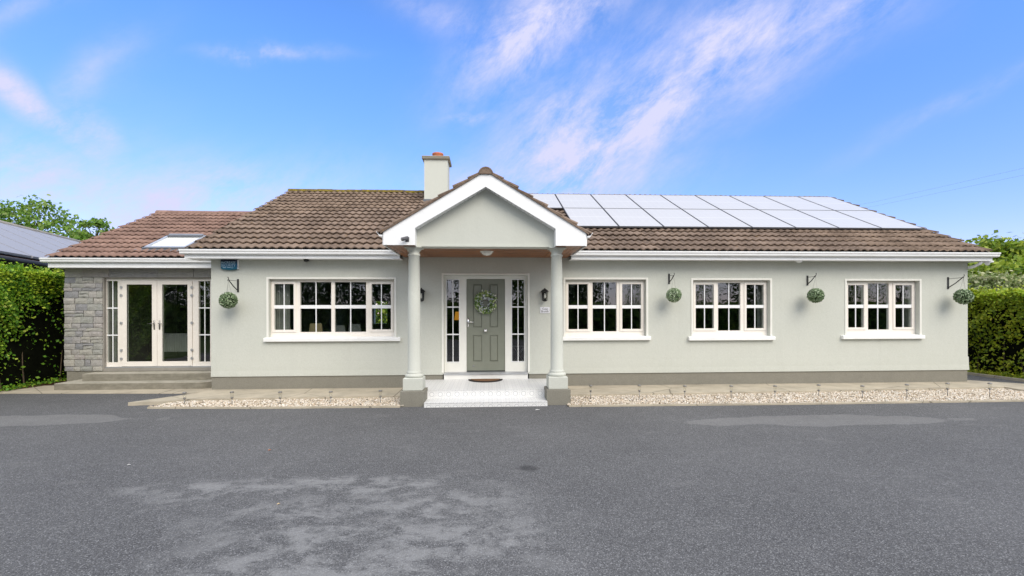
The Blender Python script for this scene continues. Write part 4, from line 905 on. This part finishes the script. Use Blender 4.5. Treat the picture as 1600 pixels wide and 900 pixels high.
pxa, pxb = PX(844, Y0-.01), PX(859, Y0-.01); pz0, pz1 = PZ(851, 489.3, Y0), PZ(851, 479.8, Y0)
np_ = thing('name_plate', ((pxa+pxb)/2, Y0, pz0), 'small white house name plate with dark script under the right lantern', 'name plate')
MB().box(pxa, pxb, Y0-.014, Y0-.001, pz0, pz1, .003).build('plate', 'plate', np_)
text_obj('Cuas', .062, ((pxa+pxb)/2, Y0-.0145, pz0+(pz1-pz0)*.70), 'ink', np_, ext=.0005); text_obj('Braidh', .062, ((pxa+pxb)/2, Y0-.0145, pz0+(pz1-pz0)*.28), 'ink', np_, ext=.0005)
m = MB()
for x in (pxa+.012, pxb-.012): m.lathe([(.005,0), (.005,.003)], 0, 0, 8); m.v[-16:] = [(x+a_, Y0-.0145-c_, (pz0+pz1)/2+b_) for (a_, b_, c_) in m.v[-16:]]
m.build('screw', 'ink', np_)
# lanterns
def lantern(px, py, label):
    x, z = P(px, py, Y0-.12); t = thing('wall_lantern', (x, Y0, z), label, 'lantern', 'black lanterns beside the front door'); y = Y0-.10; r = .062
    m = MB().box(x-.045, x+.045, Y0-.022, Y0-.001, z-.09, z+.12, .006).tube([(x,Y0-.02,z+.09), (x,Y0-.05,z+.15), (x,y,z+.155)], .011, 8); m.build('back_plate', 'black', t)
    m = MB().lathe([(.012,z+.165), (.018,z+.15), (.05,z+.13), (.085,z+.09), (.085,z+.082), (.066,z+.08)], x, y, 6); m.build('hood', 'black', t)
    m = MB()
    for k in range(6):
        a = math.pi*2*k/6; m.tube([(x+r*math.cos(a),y+r*math.sin(a),z+.08), (x+.05*math.cos(a),y+.05*math.sin(a),z-.10)], .0055, 5)
    m.lathe([(.02,z-.125), (.045,z-.115), (.056,z-.10), (.056,z-.094)], x, y, 6); m.build('cage', 'black', t)
    m = MB().lathe([(.058,z+.08), (.046,z-.095)], x, y, 6, False); m.build('glass', 'lampglass', t)
    m = MB().lathe([(.0,z-.06), (.022,z-.05), (.026,z-.02), (.015,z+.02), (.012,z+.05)], x, y, 12, False); m.build('bulb', 'opal', t, True)
    return t
lantern(851.5, 462, 'black wall lantern between the front door and the right column, above the name plate'); lantern(658, 462, 'black wall lantern left of the front door, half hidden behind the left column')
# brackets and topiary balls
def ball_at(hookpx, hookpy, platepx, plpy0, plpy1, bpx, bpy_, r, lab):
    # bracket projects from the wall; the hook stands forward, so its x follows the perspective
    yh = Y0-.30; hx = PX(hookpx, yh); hz = PZ(hookpx, hookpy, yh); wx = PX(platepx, Y0-.02); wz1 = PZ(platepx, plpy0, Y0-.02); wz0 = PZ(platepx, plpy1, Y0-.02)
    t = thing('wall_bracket', (wx, Y0, wz0), 'black iron hanging bracket '+lab, 'bracket', 'iron brackets on the front wall')
    MB().box(wx-.017, wx+.017, Y0-.014, Y0-.001, wz0, wz1, .003).build('back_bar', 'black', t)
    m = MB().tube([(wx,Y0-.012,wz0+.03), ((wx+hx)/2,(Y0+yh)/2,(wz0+hz)/2-.005), (hx,yh,hz)], .010, 6); m.build('diagonal_arm', 'black', t)
    MB().tube([(wx,Y0-.012,wz1-.04), (hx,yh,hz-.015)], .005, 5).build('top_rod', 'black', t)
    MB().tube([(hx,yh,hz-.01), (hx+.012,yh-.008,hz+.025), (hx+.004,yh-.018,hz+.048), (hx-.012,yh-.012,hz+.04)], .006, 6).tube([(hx,yh,hz), (hx-.01,yh-.01,hz-.02), (hx,yh-.005,hz-.035)], .005, 5).build('hook', 'black', t)
    bx, bz = P(bpx, bpy_, yh)
    b_ = thing('topiary_ball', (hx, yh, bz), 'round clipped green topiary ball '+lab.replace('on the wall', 'hanging'), 'topiary ball', 'topiary balls hanging on the front wall')
    n = 1500; q = rng.normal(0, 1, (n, 3)); q /= np.linalg.norm(q, axis=1)[:, None]; pts = q*(r*rng.uniform(.86, 1.03, n))[:, None]+np.array([hx, yh, bz]); V, Fq = leaves(pts, q, .022, tilt=.7)
    npmesh('foliage', V, Fq, 'leafball', b_)
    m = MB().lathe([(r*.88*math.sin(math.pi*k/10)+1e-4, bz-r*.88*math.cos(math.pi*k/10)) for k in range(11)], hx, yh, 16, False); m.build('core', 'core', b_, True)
    m = MB()
    for a in (.4, 2.5, 4.6): m.tube([(hx,yh,hz-.03), (hx+.055*math.cos(a),yh+.055*math.sin(a),bz+r*.88)], .0018, 4)
    m.build('chain', 'steel', b_)
BR = [(356.8,436.5,371.5,436,456.5,355.5,469.5,.162,'on the wall left of the wide window'), (1053,430,1046,427.5,443.5,1054,461.3,.152,'on the wall between the second and third windows'),
      (1274.5,430.5,1262.5,430.5,446,1276,461.8,.155,'on the wall between the third and fourth windows'), (1505.5,432.5,1482.5,433,451.5,1509,463.5,.166,'on the wall by the right corner')]
for b_ in BR: ball_at(*b_)
# camera, detector, sensor
x, z = P(634, 374, YB-.05); cc = thing('security_camera', (x, YB, z), 'small dark security camera on the white boxed end of the porch gable', 'camera')
MB().box(x-.015, x+.05, YB-.012, YB-.001, z-.035, z+.05, .004).build('mount', 'darkgrey', cc); MB().tube([(x+.02,YB-.01,z+.01), (x+.015,YB-.05,z+.005)], .016, 8).build('joint', 'darkgrey', cc, True); MB().tube([(x+.03,YB-.035,z+.03), (x-.05,YB-.13,z-.012)], .032, 10).build('camera_body', 'darkgrey', cc, True); MB().tube([(x-.049,YB-.129,z-.0115), (x-.056,YB-.137,z-.0155)], .02, 10).build('lens', 'steel', cc, True)
x, z = P(479, 404.5, 9.86); pd = thing('motion_sensor', (x, 9.86, z), 'small black dome sensor under the eaves above the wide window', 'sensor'); MB().lathe([(.05,ZS-.001), (.055,ZS-.02), (.04,ZS-.045), (.015,ZS-.055)], x, 9.84, 16).build('dome', 'black', pd, True); MB().box(x-.025, x+.025, 9.84, Y0-.001, ZS-.03, ZS-.012).build('arm', 'black', pd)
x, z = P(1245, 408, 9.8); pd = thing('soffit_sensor', (x, 9.8, z), 'small white sensor under the eaves right of the third window', 'sensor'); MB().lathe([(.07,ZS-.001), (.07,ZS-.02), (.05,ZS-.045), (.02,ZS-.055)], x, 9.72, 16).build('dome', 'white', pd, True); MB().box(x-.1, x+.1, 9.69, 9.80, ZS-.012, ZS-.0005, .003).build('base', 'white', pd)
# wreath
wx, wz = P(758.5, 472.3, yd-.05); wy = yd-.05; wr = thing('wreath', (wx, wy, wz), 'leafy door wreath with pale flowers hanging on the green front door', 'wreath')
def ringpts(n, R, r):
    a = rng.uniform(0, 6.283, n); b = rng.uniform(0, 6.283, n); rr = r*np.sqrt(rng.uniform(0, 1, n)); x_ = (R+rr*np.cos(b))*np.cos(a); z_ = (R+rr*np.cos(b))*np.sin(a); y_ = -np.abs(rr*np.sin(b))*.7
    return np.stack([wx+x_, wy+y_, wz+z_], 1), np.stack([np.cos(a)*.3, -np.ones(n), np.sin(a)*.3], 1)
MB().tube([(wx+.155*math.cos(k*.2618),wy+.012,wz+.155*math.sin(k*.2618)) for k in range(25)], .016, 6).build('twig_ring', 'bark', wr)
for (n, mt, R, r, sz, nm) in ((400, 'wreathgreen', .18, .072, .038, 'green_leaves'), (110, 'wreathgrey', .15, .085, .036, 'dusty_leaves'), (90, 'wreathwhite', .20, .065, .026, 'flowers')):
    p_, n_ = ringpts(n, R, r); V, Fq = leaves(p_, n_, sz, tilt=.8, aspect=1.8); tag(npmesh(nm, V, Fq, mt, wr), kind='stuff')
MB().tube([(wx+.012+.042*math.cos(k*.2618),wy-.03,wz+.075+.042*math.sin(k*.2618)) for k in range(25)], .004, 5).build('door_viewer_ring', 'chrome', dr)
# doormat
mx0, mx1 = G(731, 596, ZF)[0], G(786, 596, ZF)[0]; mc = (mx0+mx1)/2; my = Y0-.10; hw = (mx1-mx0)/2
mat_ = thing('doormat', (mc, my, ZF), 'brown half moon doormat with dark rim before the front door', 'doormat')
def halfmoon(k, h): return [(mc-hw*k, my)]+[(mc-hw*k*math.cos(math.pi*i/18), my-h*math.sin(math.pi*i/18)) for i in range(1, 18)]+[(mc+hw*k, my)]
MB().prism(halfmoon(1, .40), 'z', ZF+.001, ZF+.016).build('rim', 'rubber', mat_); MB().prism(halfmoon(.84, .31), 'z', ZF+.0165, ZF+.022).build('coir_pile', 'coir', mat_)
# stake lights in the gravel
def stake(x, y, h, label):
    t = thing('stake_light', (x, y, 0), label, 'garden light', 'steel stake lights in the gravel strips')
    MB().lathe([(.006,.0), (.007,h-.13)], x, y, 8).build('stake', 'steel', t, True)
    MB().lathe([(.010,h-.13), (.022,h-.118), (.030,h-.03), (.030,h-.022)], x, y, 12, False).build('lamp_glass', 'lampglass', t, True)
    MB().lathe([(.012,h-.132), (.024,h-.120), (.024,h-.110), (.008,h-.100)], x, y, 12).build('lamp_cup', 'steel', t, True)
    MB().lathe([(.034,h-.024), (.036,h-.010), (.022,h)], x, y, 12).build('cap', 'steel', t, True); return t
Ls = [(288.5,631,612.5), (362.5,632,611.5), (437.8,632,611.5), (517,630,611), (594.5,630.5,609.5)]
Rs = [(923,624,601.5), (999,625,601), (1070,622,602), (1142.5,622,602), (1211,622,602), (1279.3,621,600.5), (1347.5,622.5,602), (1417,622,600), (1480.5,620,598), (1546.5,620,598)]
on = ['first', 'second', 'third', 'fourth', 'fifth', 'sixth', 'seventh', 'eighth', 'ninth', 'tenth']
for i, (px, pb, pt) in enumerate(Ls):
    x, y = G(px, pb, .02); stake(x, y, PZ(px, pt, y), 'slim steel stake light in the left gravel strip, %s' % ['at its far left end', 'second from the left', 'in the middle', 'second from the porch', 'nearest the porch'][i])
for i, (px, pb, pt) in enumerate(Rs):
    x, y = G(px, pb, .02); stake(x, y, PZ(px, pt, y), 'slim steel stake light in the right gravel strip, %s from the porch' % on[i])
# ------------------------------------------------------------------ inside the rooms
def curtain(pxa, pxb, z0, z1, y, label):
    a, b = PX(pxa, y), PX(pxb, y); m = MB(); n = 28
    for i in range(n):
        x0, x1 = a+(b-a)*i/n, a+(b-a)*(i+1)/n; y0_, y1_ = y+.03*math.sin(i*1.9), y+.03*math.sin((i+1)*1.9); m.quad((x0,y0_,z0), (x1,y1_,z0), (x1,y1_,z1), (x0,y0_,z1))
    o = m.build('curtain', 'curtain'); tag(o, label, 'curtain', 'curtains behind the windows')
curtain(424, 453, .45, 2.7, Y0+.33, 'grey curtain behind the left end of the wide window')
curtain(166, 185, .45, 2.5, YE+.36, 'grey curtain behind the left side light of the french doors')
curtain(1183, 1196, .45, 2.7, Y0+.33, 'grey curtain at the right end of the third window'); curtain(1412, 1428, .45, 2.7, Y0+.33, 'grey curtain at the right end of the fourth window')
def chair(pxc, pyt, mat, y, label):
    x, zt_ = P(pxc, pyt, y); zf = .40; t = thing('dining_chair', (x, y, zf), label, 'chair', 'dining chairs behind the wide window')
    MB().prism([(x-.19,zf+.45), (x+.19,zf+.45), (x+.135,zt_), (x-.135,zt_)], 'y', y, y+.06).build('backrest', mat, t, bevel=.01); MB().box(x-.22, x+.22, y+.03, y+.48, zf+.40, zf+.47, .02).build('seat', mat, t)
    for sx in (-.18, .18):
        for sy in (.06, .42): MB().box(x+sx-.02, x+sx+.02, y+sy, y+sy+.04, zf, zf+.41).build('leg', 'bark', t)
chair(443, 506.5, 'chairtan', 11.2, 'tan chair seen through the left end of the wide window'); chair(493, 505.5, 'chairtan', 11.2, 'tan high backed chair seen through the middle left of the wide window')
chair(529.5, 508.5, 'chairgrey', 11.4, 'dim grey chair seen through the middle of the wide window'); chair(554, 506.5, 'chairgrey', 11.4, 'grey chair seen through the middle right of the wide window')
t = thing('table_lamp', (PX(719, 11.6), 11.6, .4), 'amber lit table lamp seen through the left side light of the front door', 'lamp'); lx_ = PX(719, 11.6); z1_ = PZ(712, 487, 11.6); z0_ = PZ(712, 500, 11.6)
MB().lathe([(.15,z0_), (.12,z1_)], lx_, 11.6, 20, False).build('lamp_shade', 'amber', t, True); MB().lathe([(.09,1.0), (.03,1.03), (.02,z0_)], lx_, 11.6, 12).build('lamp_stand', 'bark', t, True)
t2 = thing('hall_table', (lx_, 11.6, .4), 'dark hall table behind the left side light of the front door', 'table'); MB().box(lx_-.3, lx_+.3, 11.4, 11.8, .96, .998).build('table_top', 'bark', t2)
for sx in (-.27, .24):
    for sy in (11.42, 11.75): MB().box(lx_+sx, lx_+sx+.03, sy, sy+.03, .4, .959).build('leg', 'bark', t2)
xw = PX(810.5, 11.2); tw_ = thing('wire_table', (xw, 11.2, .4), 'small white folding wire table seen through the right side light of the front door', 'table'); zt_w = PZ(810, 541, 11.2)
MB().tube([(xw+.16*math.cos(k*.3927),11.2+.16*math.sin(k*.3927),zt_w) for k in range(17)], .008, 5).build('table_top_ring', 'white', tw_)
for sx in (-1, 1):
    for yy in (11.08, 11.32): MB().tube([(xw+sx*.14,yy,zt_w), (xw+sx*.02,yy,(zt_w+.4)/2+.05), (xw-sx*.15,yy,.405)], .007, 5).build('leg', 'white', tw_)
ra_ = thing('radiator', (PX(274, 13.0), 13.0, .5), 'white ribbed radiator seen through the right french door', 'radiator'); xa_, za_ = P(254, 524, 13.0); xb_, zb_ = P(297, 551, 13.0)
MB().box(xa_, xb_, 13.02, 13.06, .62, 1.12).build('panel', 'radiator', ra_)
for k in range(16): x = xa_+(xb_-xa_)*(k+.5)/16; MB().box(x-.014, x+.014, 13.0, 13.019, .64, 1.10).build('rib', 'radiator', ra_)
# ------------------------------------------------------------------ neighbour's house with solar panels
E0 = D(0, 401, 13); E1 = D(70, 412, 14.8); E1.z = E0.z = (E0.z+E1.z)/2
ed = (E1-E0); ed.z = 0; ed.normalize(); nn = Vector((-ed.y, ed.x, 0)); nn = nn if nn.x < 0 else -nn
E0 = E0-ed*7; LN = 22; Wn = 4.0; Hn = 1.95
nb = thing('neighbouring_bungalow', (E0.x, E0.y, 0), 'neighbouring house with grey solar panelled roof behind the left hedge', 'house')
R0 = E0+nn*Wn+Vector((0,0,Hn)); m = MB(); dn = Vector((0,0,-.12))
def q4(m, a, b, c, d): m.quad(a, b, c, d)
m.quad(E0, E0+ed*LN, R0+ed*LN, R0); m.quad(R0, R0+ed*LN, E0+nn*2*Wn+ed*LN, E0+nn*2*Wn); m.quad(E0+dn, E0, R0, R0+dn); m.quad(E0+dn, E0+dn+ed*LN, E0+ed*LN, E0)
m.build('roof', 'tilered', nb)
m = MB().tube([R0+Vector((0,0,.04)), R0+ed*LN+Vector((0,0,.04))], .12, 8); m.build('ridge', 'path', nb, True)
i_ = nn*.4; A_, B_ = E0+i_, E0+ed*LN+i_; m = MB(); z0v = Vector((0,0,-E0.z)); tz = Vector((0,0,.18)); C_ = E0+nn*(2*Wn-.4)
m.quad(A_+z0v, B_+z0v, B_+tz, A_+tz); m.quad(C_+z0v, A_+z0v, A_+tz, C_+tz); m.poly([A_+tz, C_+tz, R0-Vector((0,0,.1))]); m.build('wall', 'path', nb)
m = MB().tube([E0-nn*.06+dn*.5, E0-nn*.06+dn*.5+ed*LN], .09, 8); m.build('gutter', 'black', nb, True)
us = (R0-E0).normalized(); nu = ed.cross(us); nu = nu if nu.z > 0 else -nu; SLn = (R0-E0).length
MB().quad(*[p+nu*.05 for p in (E0+ed*.5+us*.15, E0+ed*21.5+us*.15, E0+ed*21.5+us*(SLn-.25), E0+ed*.5+us*(SLn-.25))]).build('panel_backing', 'black', nb)
for k in range(14):
    a = .6+k*1.60; pp = [E0+ed*a+us*.2, E0+ed*(a+1.51)+us*.2, E0+ed*(a+1.51)+us*(SLn-.3), E0+ed*a+us*(SLn-.3)]; m = MB()
    top = [p+nu*.12 for p in pp]; bot = [p+nu*.055 for p in pp]; m.quad(*top)
    for i in range(4): j = (i+1) % 4; m.quad(bot[i], bot[j], top[j], top[i])
    m.build('solar_panel', 'solar2', nb)
# ------------------------------------------------------------------ hedges
def hedge(x0, x1, y0, y1, h, n, leafm, size, name, label, faces, zmin=0.0, bump=.10, thin=None):
    t = thing(name, ((x0+x1)/2, (y0+y1)/2, 0), label, 'hedge'); P_ = []; Nn = []
    ar = {'xp': (y1-y0)*h, 'xm': (y1-y0)*h, 'ym': (x1-x0)*h, 'yp': (x1-x0)*h, 'top': (x1-x0)*(y1-y0)}; T = sum(ar[f] for f in faces)
    for f in faces:
        k = int(n*ar[f]/T); a = rng.uniform(0, 1, k); b = rng.uniform(0, 1, k); e = rng.exponential(.05, k)-.03
        if f in ('xp', 'xm'):
            yy = y0+(y1-y0)*a; zz = zmin+(h-zmin)*b**.8; o_ = bump*np.sin(yy*2.3+zz*1.7)*np.sin(zz*3.1+yy*.7)+.06*np.sin(yy*7+zz*6)-e - .10*np.clip(.5-zz, 0, .5)
            xx = (x1+o_) if f == 'xp' else (x0-o_); nr = np.tile([1 if f == 'xp' else -1, 0, .3], (k, 1)); P_.append(np.stack([xx, yy, zz], 1))
        elif f in ('ym', 'yp'):
            xx = x0+(x1-x0)*a; zz = zmin+(h-zmin)*b**.8; o_ = bump*np.sin(xx*2.3+zz*1.7)*np.sin(zz*3.1+xx*.7)+.06*np.sin(xx*7+zz*6)-e
            yy = (y0-o_) if f == 'ym' else (y1+o_); nr = np.tile([0, -1 if f == 'ym' else 1, .3], (k, 1)); P_.append(np.stack([xx, yy, zz], 1))
        else:
            xx = x0+(x1-x0)*a; yy = y0+(y1-y0)*b; zz = h+.05*np.sin(xx*3+yy*2)+.04*np.sin(yy*5.3)+rng.exponential(.035, k)-.05; nr = np.tile([0, 0, 1.0], (k, 1)); P_.append(np.stack([xx, yy, zz], 1))
        Nn.append(nr)
    P_ = np.concatenate(P_); Nn = np.concatenate(Nn)
    if thin is not None: keep = thin(P_); P_, Nn = P_[keep], Nn[keep]
    V, Fq = leaves(P_, Nn, size); npmesh('foliage', V, Fq, leafm, t)
    if thin is not None:      # pale young shoots along the clipped top
        k = int(n*.16); xx = rng.uniform(x0, x1, k); yy = rng.uniform(y0, y1, k); zz = h+.02+rng.exponential(.045, k)-.03; e = rng.uniform(0, 1, k) < .45
        if faces[0] == 'xp': xx = np.where(e, x1+rng.normal(0, .05, k), xx)
        else: xx = np.where(e, x0+rng.normal(0, .05, k), xx)
        zz = np.where(e, h-rng.exponential(.16, k), zz); V, Fq = leaves(np.stack([xx, yy, zz], 1), np.tile([0, 0, 1.], (k, 1)), size*.9); npmesh('young_shoots', V, Fq, 'leafshoot', t)
    i = .16; m = MB().box(x0+i, x1-i, y0+i, y1-i, .0, h-.14, .12); m.build('inner_shade', 'core', t)  # black box behind the leaves paints the shade within the hedge
    if faces[0] in ('xp', 'xm'):
        for k in range(9):
            yy = y0+2.2+k*.55+random.uniform(-.2,.2); xx = (x1-.10) if faces[0] == 'xp' else (x0+.10); sg = 1 if faces[0] == 'xp' else -1
            MB().tube([(xx,yy,0), (xx+sg*random.uniform(-.04,.05),yy+random.uniform(-.08,.08),.45), (xx+sg*random.uniform(-.1,.05),yy+random.uniform(-.25,.25),1.0)], .016, 5, .007).build('stem', 'bark', t)
    return t
def clump(P_): return np.sin(P_[:, 1]*3.1+P_[:, 2]*2.2+1)*np.sin(P_[:, 2]*4.3-P_[:, 1]*1.3)+.5*np.sin(P_[:, 1]*8+P_[:, 2]*7)
def thin_low(P_): return rng.uniform(0, 1, len(P_)) < np.clip(.20+.42*P_[:, 2]+.25*clump(P_), .05, 1)
def thin_left(P_):
    pr = np.clip(.12+.34*P_[:, 2]+.26*clump(P_), .07, 1); q_ = np.clip((P_[:, 1]-10.0-.22*P_[:, 2]-.25*clump(P_))*1.6, 0, 1)*np.clip((2.25+.2*clump(P_)-P_[:, 2])*2.2, 0, 1); pr = pr*(1-q_*.90)
    return rng.uniform(0, 1, len(P_)) < pr
HL = hedge(-12.7, -10.42, 7.2, 16.5, 2.63, 105000, 'leafhedge', .044, 'hedge', 'tall glossy green hedge with dark base beside the stone extension', ['xp', 'top', 'ym'], thin=thin_left)
HR = hedge(XR_H+.12, XR_H+1.7, 8.6, 24, 2.16, 60000, 'leafhedge2', .05, 'hedge', 'clipped yellow green hedge right of the bungalow, dark and thin near the ground', ['xm', 'top', 'ym'], thin=thin_low)
# soil and litter strips under the hedges
slabp('soil_bed', [(-11.3,9.0), (-10.6,9.9), (-10.25,10.9), (-10.1,16.5), (-12.9,16.5), (-12.9,9.0)], -.03, .03, 'soil')
slabp('soil_bed', [(XR_H-.35,8.6), (XR_H+1.7,8.6), (XR_H+1.7,24), (XR_H-.35,24)], -.03, .045, 'soil')
m = MB().box(XR_H-.43, XR_H-.35, 8.6, 24, -.03, .06); tag(m.build('kerb', 'path'), kind='structure')
def ground_cover(x0, x1, y0, y1, n, label, mt):
    x = rng.uniform(x0, x1, n); y = rng.uniform(y0, y1, n); z = .03+rng.exponential(.04, n); V, Fq = leaves(np.stack([x, y, z], 1), np.tile([0, 0, 1.], (n, 1)), .04); tag(npmesh('ground_cover', V, Fq, mt), label, 'ground cover', kind='stuff')
ground_cover(-11.2, -10.25, 9.2, 13, 2600, 'fallen leaves and low weeds under the left hedge', 'leafhedge'); ground_cover(XR_H-.33, XR_H+.2, 9, 20, 5000, 'fallen brown leaves under the right hedge', 'orangeleaf' if False else 'leafhedge2')
# ------------------------------------------------------------------ trees
def tree(name, label, base, height, cw, n, size, leafm, clumps=22, trunk_r=.14, crown0=.3, group=None, shape='round', cat='tree', gap=1.0):
    base = Vector(base); t = thing(name, base, label, cat, group); m = MB(); tips = []
    top = base+Vector((random.uniform(-.3,.3), random.uniform(-.3,.3), height*.86)); mid = base+(top-base)*.5+Vector((random.uniform(-.2,.2), random.uniform(-.2,.2), 0))
    m.tube([base, mid, top], trunk_r, 8, trunk_r*.25)
    for k in range(clumps):
        f = crown0+(1-crown0)*(k+.5)/clumps; st_ = base+(mid-base)*min(1, f*2)*.8 if f < .5 else mid+(top-mid)*(f-.5)*1.6
        if shape == 'cone': rad = cw*.5*(1.02-f)*1.15
        else: rad = cw*.5*math.sqrt(max(.08, 1-((f-.62)/.42)**2))
        a = k*2.4+random.uniform(-.4,.4); rr = rad*random.uniform(.55, 1.0); tip = Vector((base.x+math.cos(a)*rr, base.y+math.sin(a)*rr, base.z+height*f+random.uniform(-.04,.04)*height)); tips.append((tip, rad))
        m.tube([st_, st_+(tip-st_)*.55+Vector((0,0,.06*height*random.random())), tip], trunk_r*.28, 5, trunk_r*.06)
    m.build('trunk', 'bark', t, True); P_ = []; Nn = []
    per = n//len(tips)
    for tip, rad in tips:
        s = (cw*.17 if shape != 'cone' else max(.25, rad*.5))*random.uniform(.7, 1.25)*gap; c = np.array(tip); q = rng.normal(0, 1, (per, 3))*np.array([s, s, s*.62]); 
        P_.append(c+q); Nn.append(q/(np.linalg.norm(q, axis=1)[:, None]+1e-6)+np.array([0, 0, .5]))
    P_ = np.concatenate(P_); Nn = np.concatenate(Nn); P_ = np.where(P_[:, 2:3] < base.z+.15, P_+np.array([0, 0, .6]), P_); V, Fq = leaves(P_, Nn, size); npmesh('crown', V, Fq, leafm, t); return t
def tree_px(name, label, px, pytop, depth, cwpx, n, sizepx, leafm, **k):
    p = D(px, pytop, depth); h = p.z; sc = depth/F; return tree(name, label, (p.x, p.y, 0), h, cwpx*sc, n, sizepx*sc, leafm, **k)
tree_px('ash_tree', 'feathery green tree rising behind the neighbouring solar roof', 52, 322, 34, 135, 3600, 3.6, 'leaftree', clumps=44, crown0=.62, gap=.36)
tree_px('ash_tree', 'smaller light green tree between the neighbouring roof and the extension roof', 148, 342, 30, 62, 1700, 3.6, 'leaftree', clumps=22, crown0=.62, gap=.45)
tree_px('maple_tree', 'bright green tree nearest the gutter behind the right hedge', 1550, 384, 21, 90, 9000, 5, 'leafbright', clumps=26, crown0=.35, gap=.85)
tree_px('maple_tree', 'bright green tree at the right edge of the photograph behind the hedge', 1612, 388, 20, 95, 9000, 5, 'leafbright', clumps=26, crown0=.35, gap=.85)
tree_px('maple_tree', 'lower dense green tree behind the right hedge beside the house corner', 1505, 410, 22, 80, 8000, 5, 'leafbright', clumps=24, crown0=.3, gap=.85)
tree_px('maple_tree', 'low green tree filling the gap over the hedge at the right', 1580, 418, 19, 95, 8000, 5, 'leafbright', clumps=24, crown0=.3)
for (px, d_, lab) in ((1530, 18.2, 'pale blossoming shrub over the right hedge nearest the house'), (1572, 17.6, 'pale blossoming shrub over the right hedge in the middle'), (1620, 17.2, 'pale blossoming shrub over the right hedge at the photo edge')):
    tree_px('blossom_shrub', lab, px, 437, d_, 66, 4500, 3.6, 'leafpale', clumps=18, crown0=.45, trunk_r=.06, cat='shrub', gap=.8)
tree('garden_shrub', 'bright green garden shrub seen through the wide window and the rear window', (PX(594, 24), 24, 0), 3.4, 3.6, 5000, .12, 'leafbright', clumps=20, crown0=.1, cat='shrub')
# opposite side of the drive, seen reflected in the windows
hedge(-34, 44, -17, -15, 2.3, 30000, 'leafback', .16, 'boundary_hedge', 'long boundary hedge across the drive, reflected in the windows', ['yp', 'top'])
opp = [(-27,9,5,'c'), (-22,11,6,'r'), (-17,10,6,'c'), (-12.8,11,6.5,'c'), (-8.5,10,6,'c'), (-4.6,6.6,2.6,'c'), (-.5,12,5,'c'), (3.5,11,5,'r'), (7.3,9.5,4.2,'c'), (13.6,6.2,3.4,'r'), (17,7.5,3.4,'r'), (23.5,9,4.4,'c'), (26.2,6,2.6,'r'), (30,5,2.6,'r'), (35,8,5,'r')]
for i, (x, h, cw, s_) in enumerate(opp):
    tree('conifer_tree' if s_ == 'c' else 'broadleaf_tree', ('dark conifer' if s_ == 'c' else 'broad green tree')+' across the drive reflected in the glass, %s along the boundary' % (['first','second','third','fourth','fifth','sixth','seventh','eighth','ninth','tenth','eleventh','twelfth','thirteenth','fourteenth','fifteenth'][i]), (x, -17.5+random.uniform(-1,1), 0), h, cw, 8000 if h > 8 else 4000, .17 if h > 8 else .10, 'leafdark' if s_ == 'c' else 'leafback', clumps=30, crown0=.08, shape='cone' if s_ == 'c' else 'round', group='trees across the drive')
# ------------------------------------------------------------------ overhead cables, litter
for (py1, py2, lab) in ((262, 318, 'thin overhead cable crossing the sky at the right, upper of the two'), (274, 322, 'thin overhead cable crossing the sky at the right, lower of the two')):
    a_, b_ = D(1600+60, py1-13, 45), D(1345-120, py2+24, 90); mpt = (a_+b_)/2-Vector((0,0,.35))
    o = MB().tube([a_, mpt, b_], .009, 5).build('overhead_cable', 'pole'); tag(o, lab, 'cable', 'overhead cables')
def litter(px, py, s, mat, name, label, cat):
    x, y = G(px, py, .01); m = MB(); a = [(x-s,y,.006), (x-.3*s,y+s*.5,.014), (x+s*1.1,y+s*.3,.010), (x+s*.5,y-s*.4,.016)]; m.quad(*a); m.quad(*[(p[0], p[1], p[2]-.004) for p in reversed(a)]); tag(m.build(name, mat), label, cat)
litter(840, 640, .045, 'paper', 'paper_scrap', 'tiny white scrap on the drive before the porch steps', 'litter')
litter(421, 703, .02, 'orangeleaf', 'fallen_leaf', 'single orange fallen leaf on the drive left of centre', 'leaf'); litter(201, 726, .02, 'paper', 'fallen_petal', 'single pale fallen petal on the drive at the left', 'petal'); litter(435, 787, .014, 'chairtan', 'fallen_leaf', 'single yellow fallen leaf on the worn patch of drive', 'leaf')
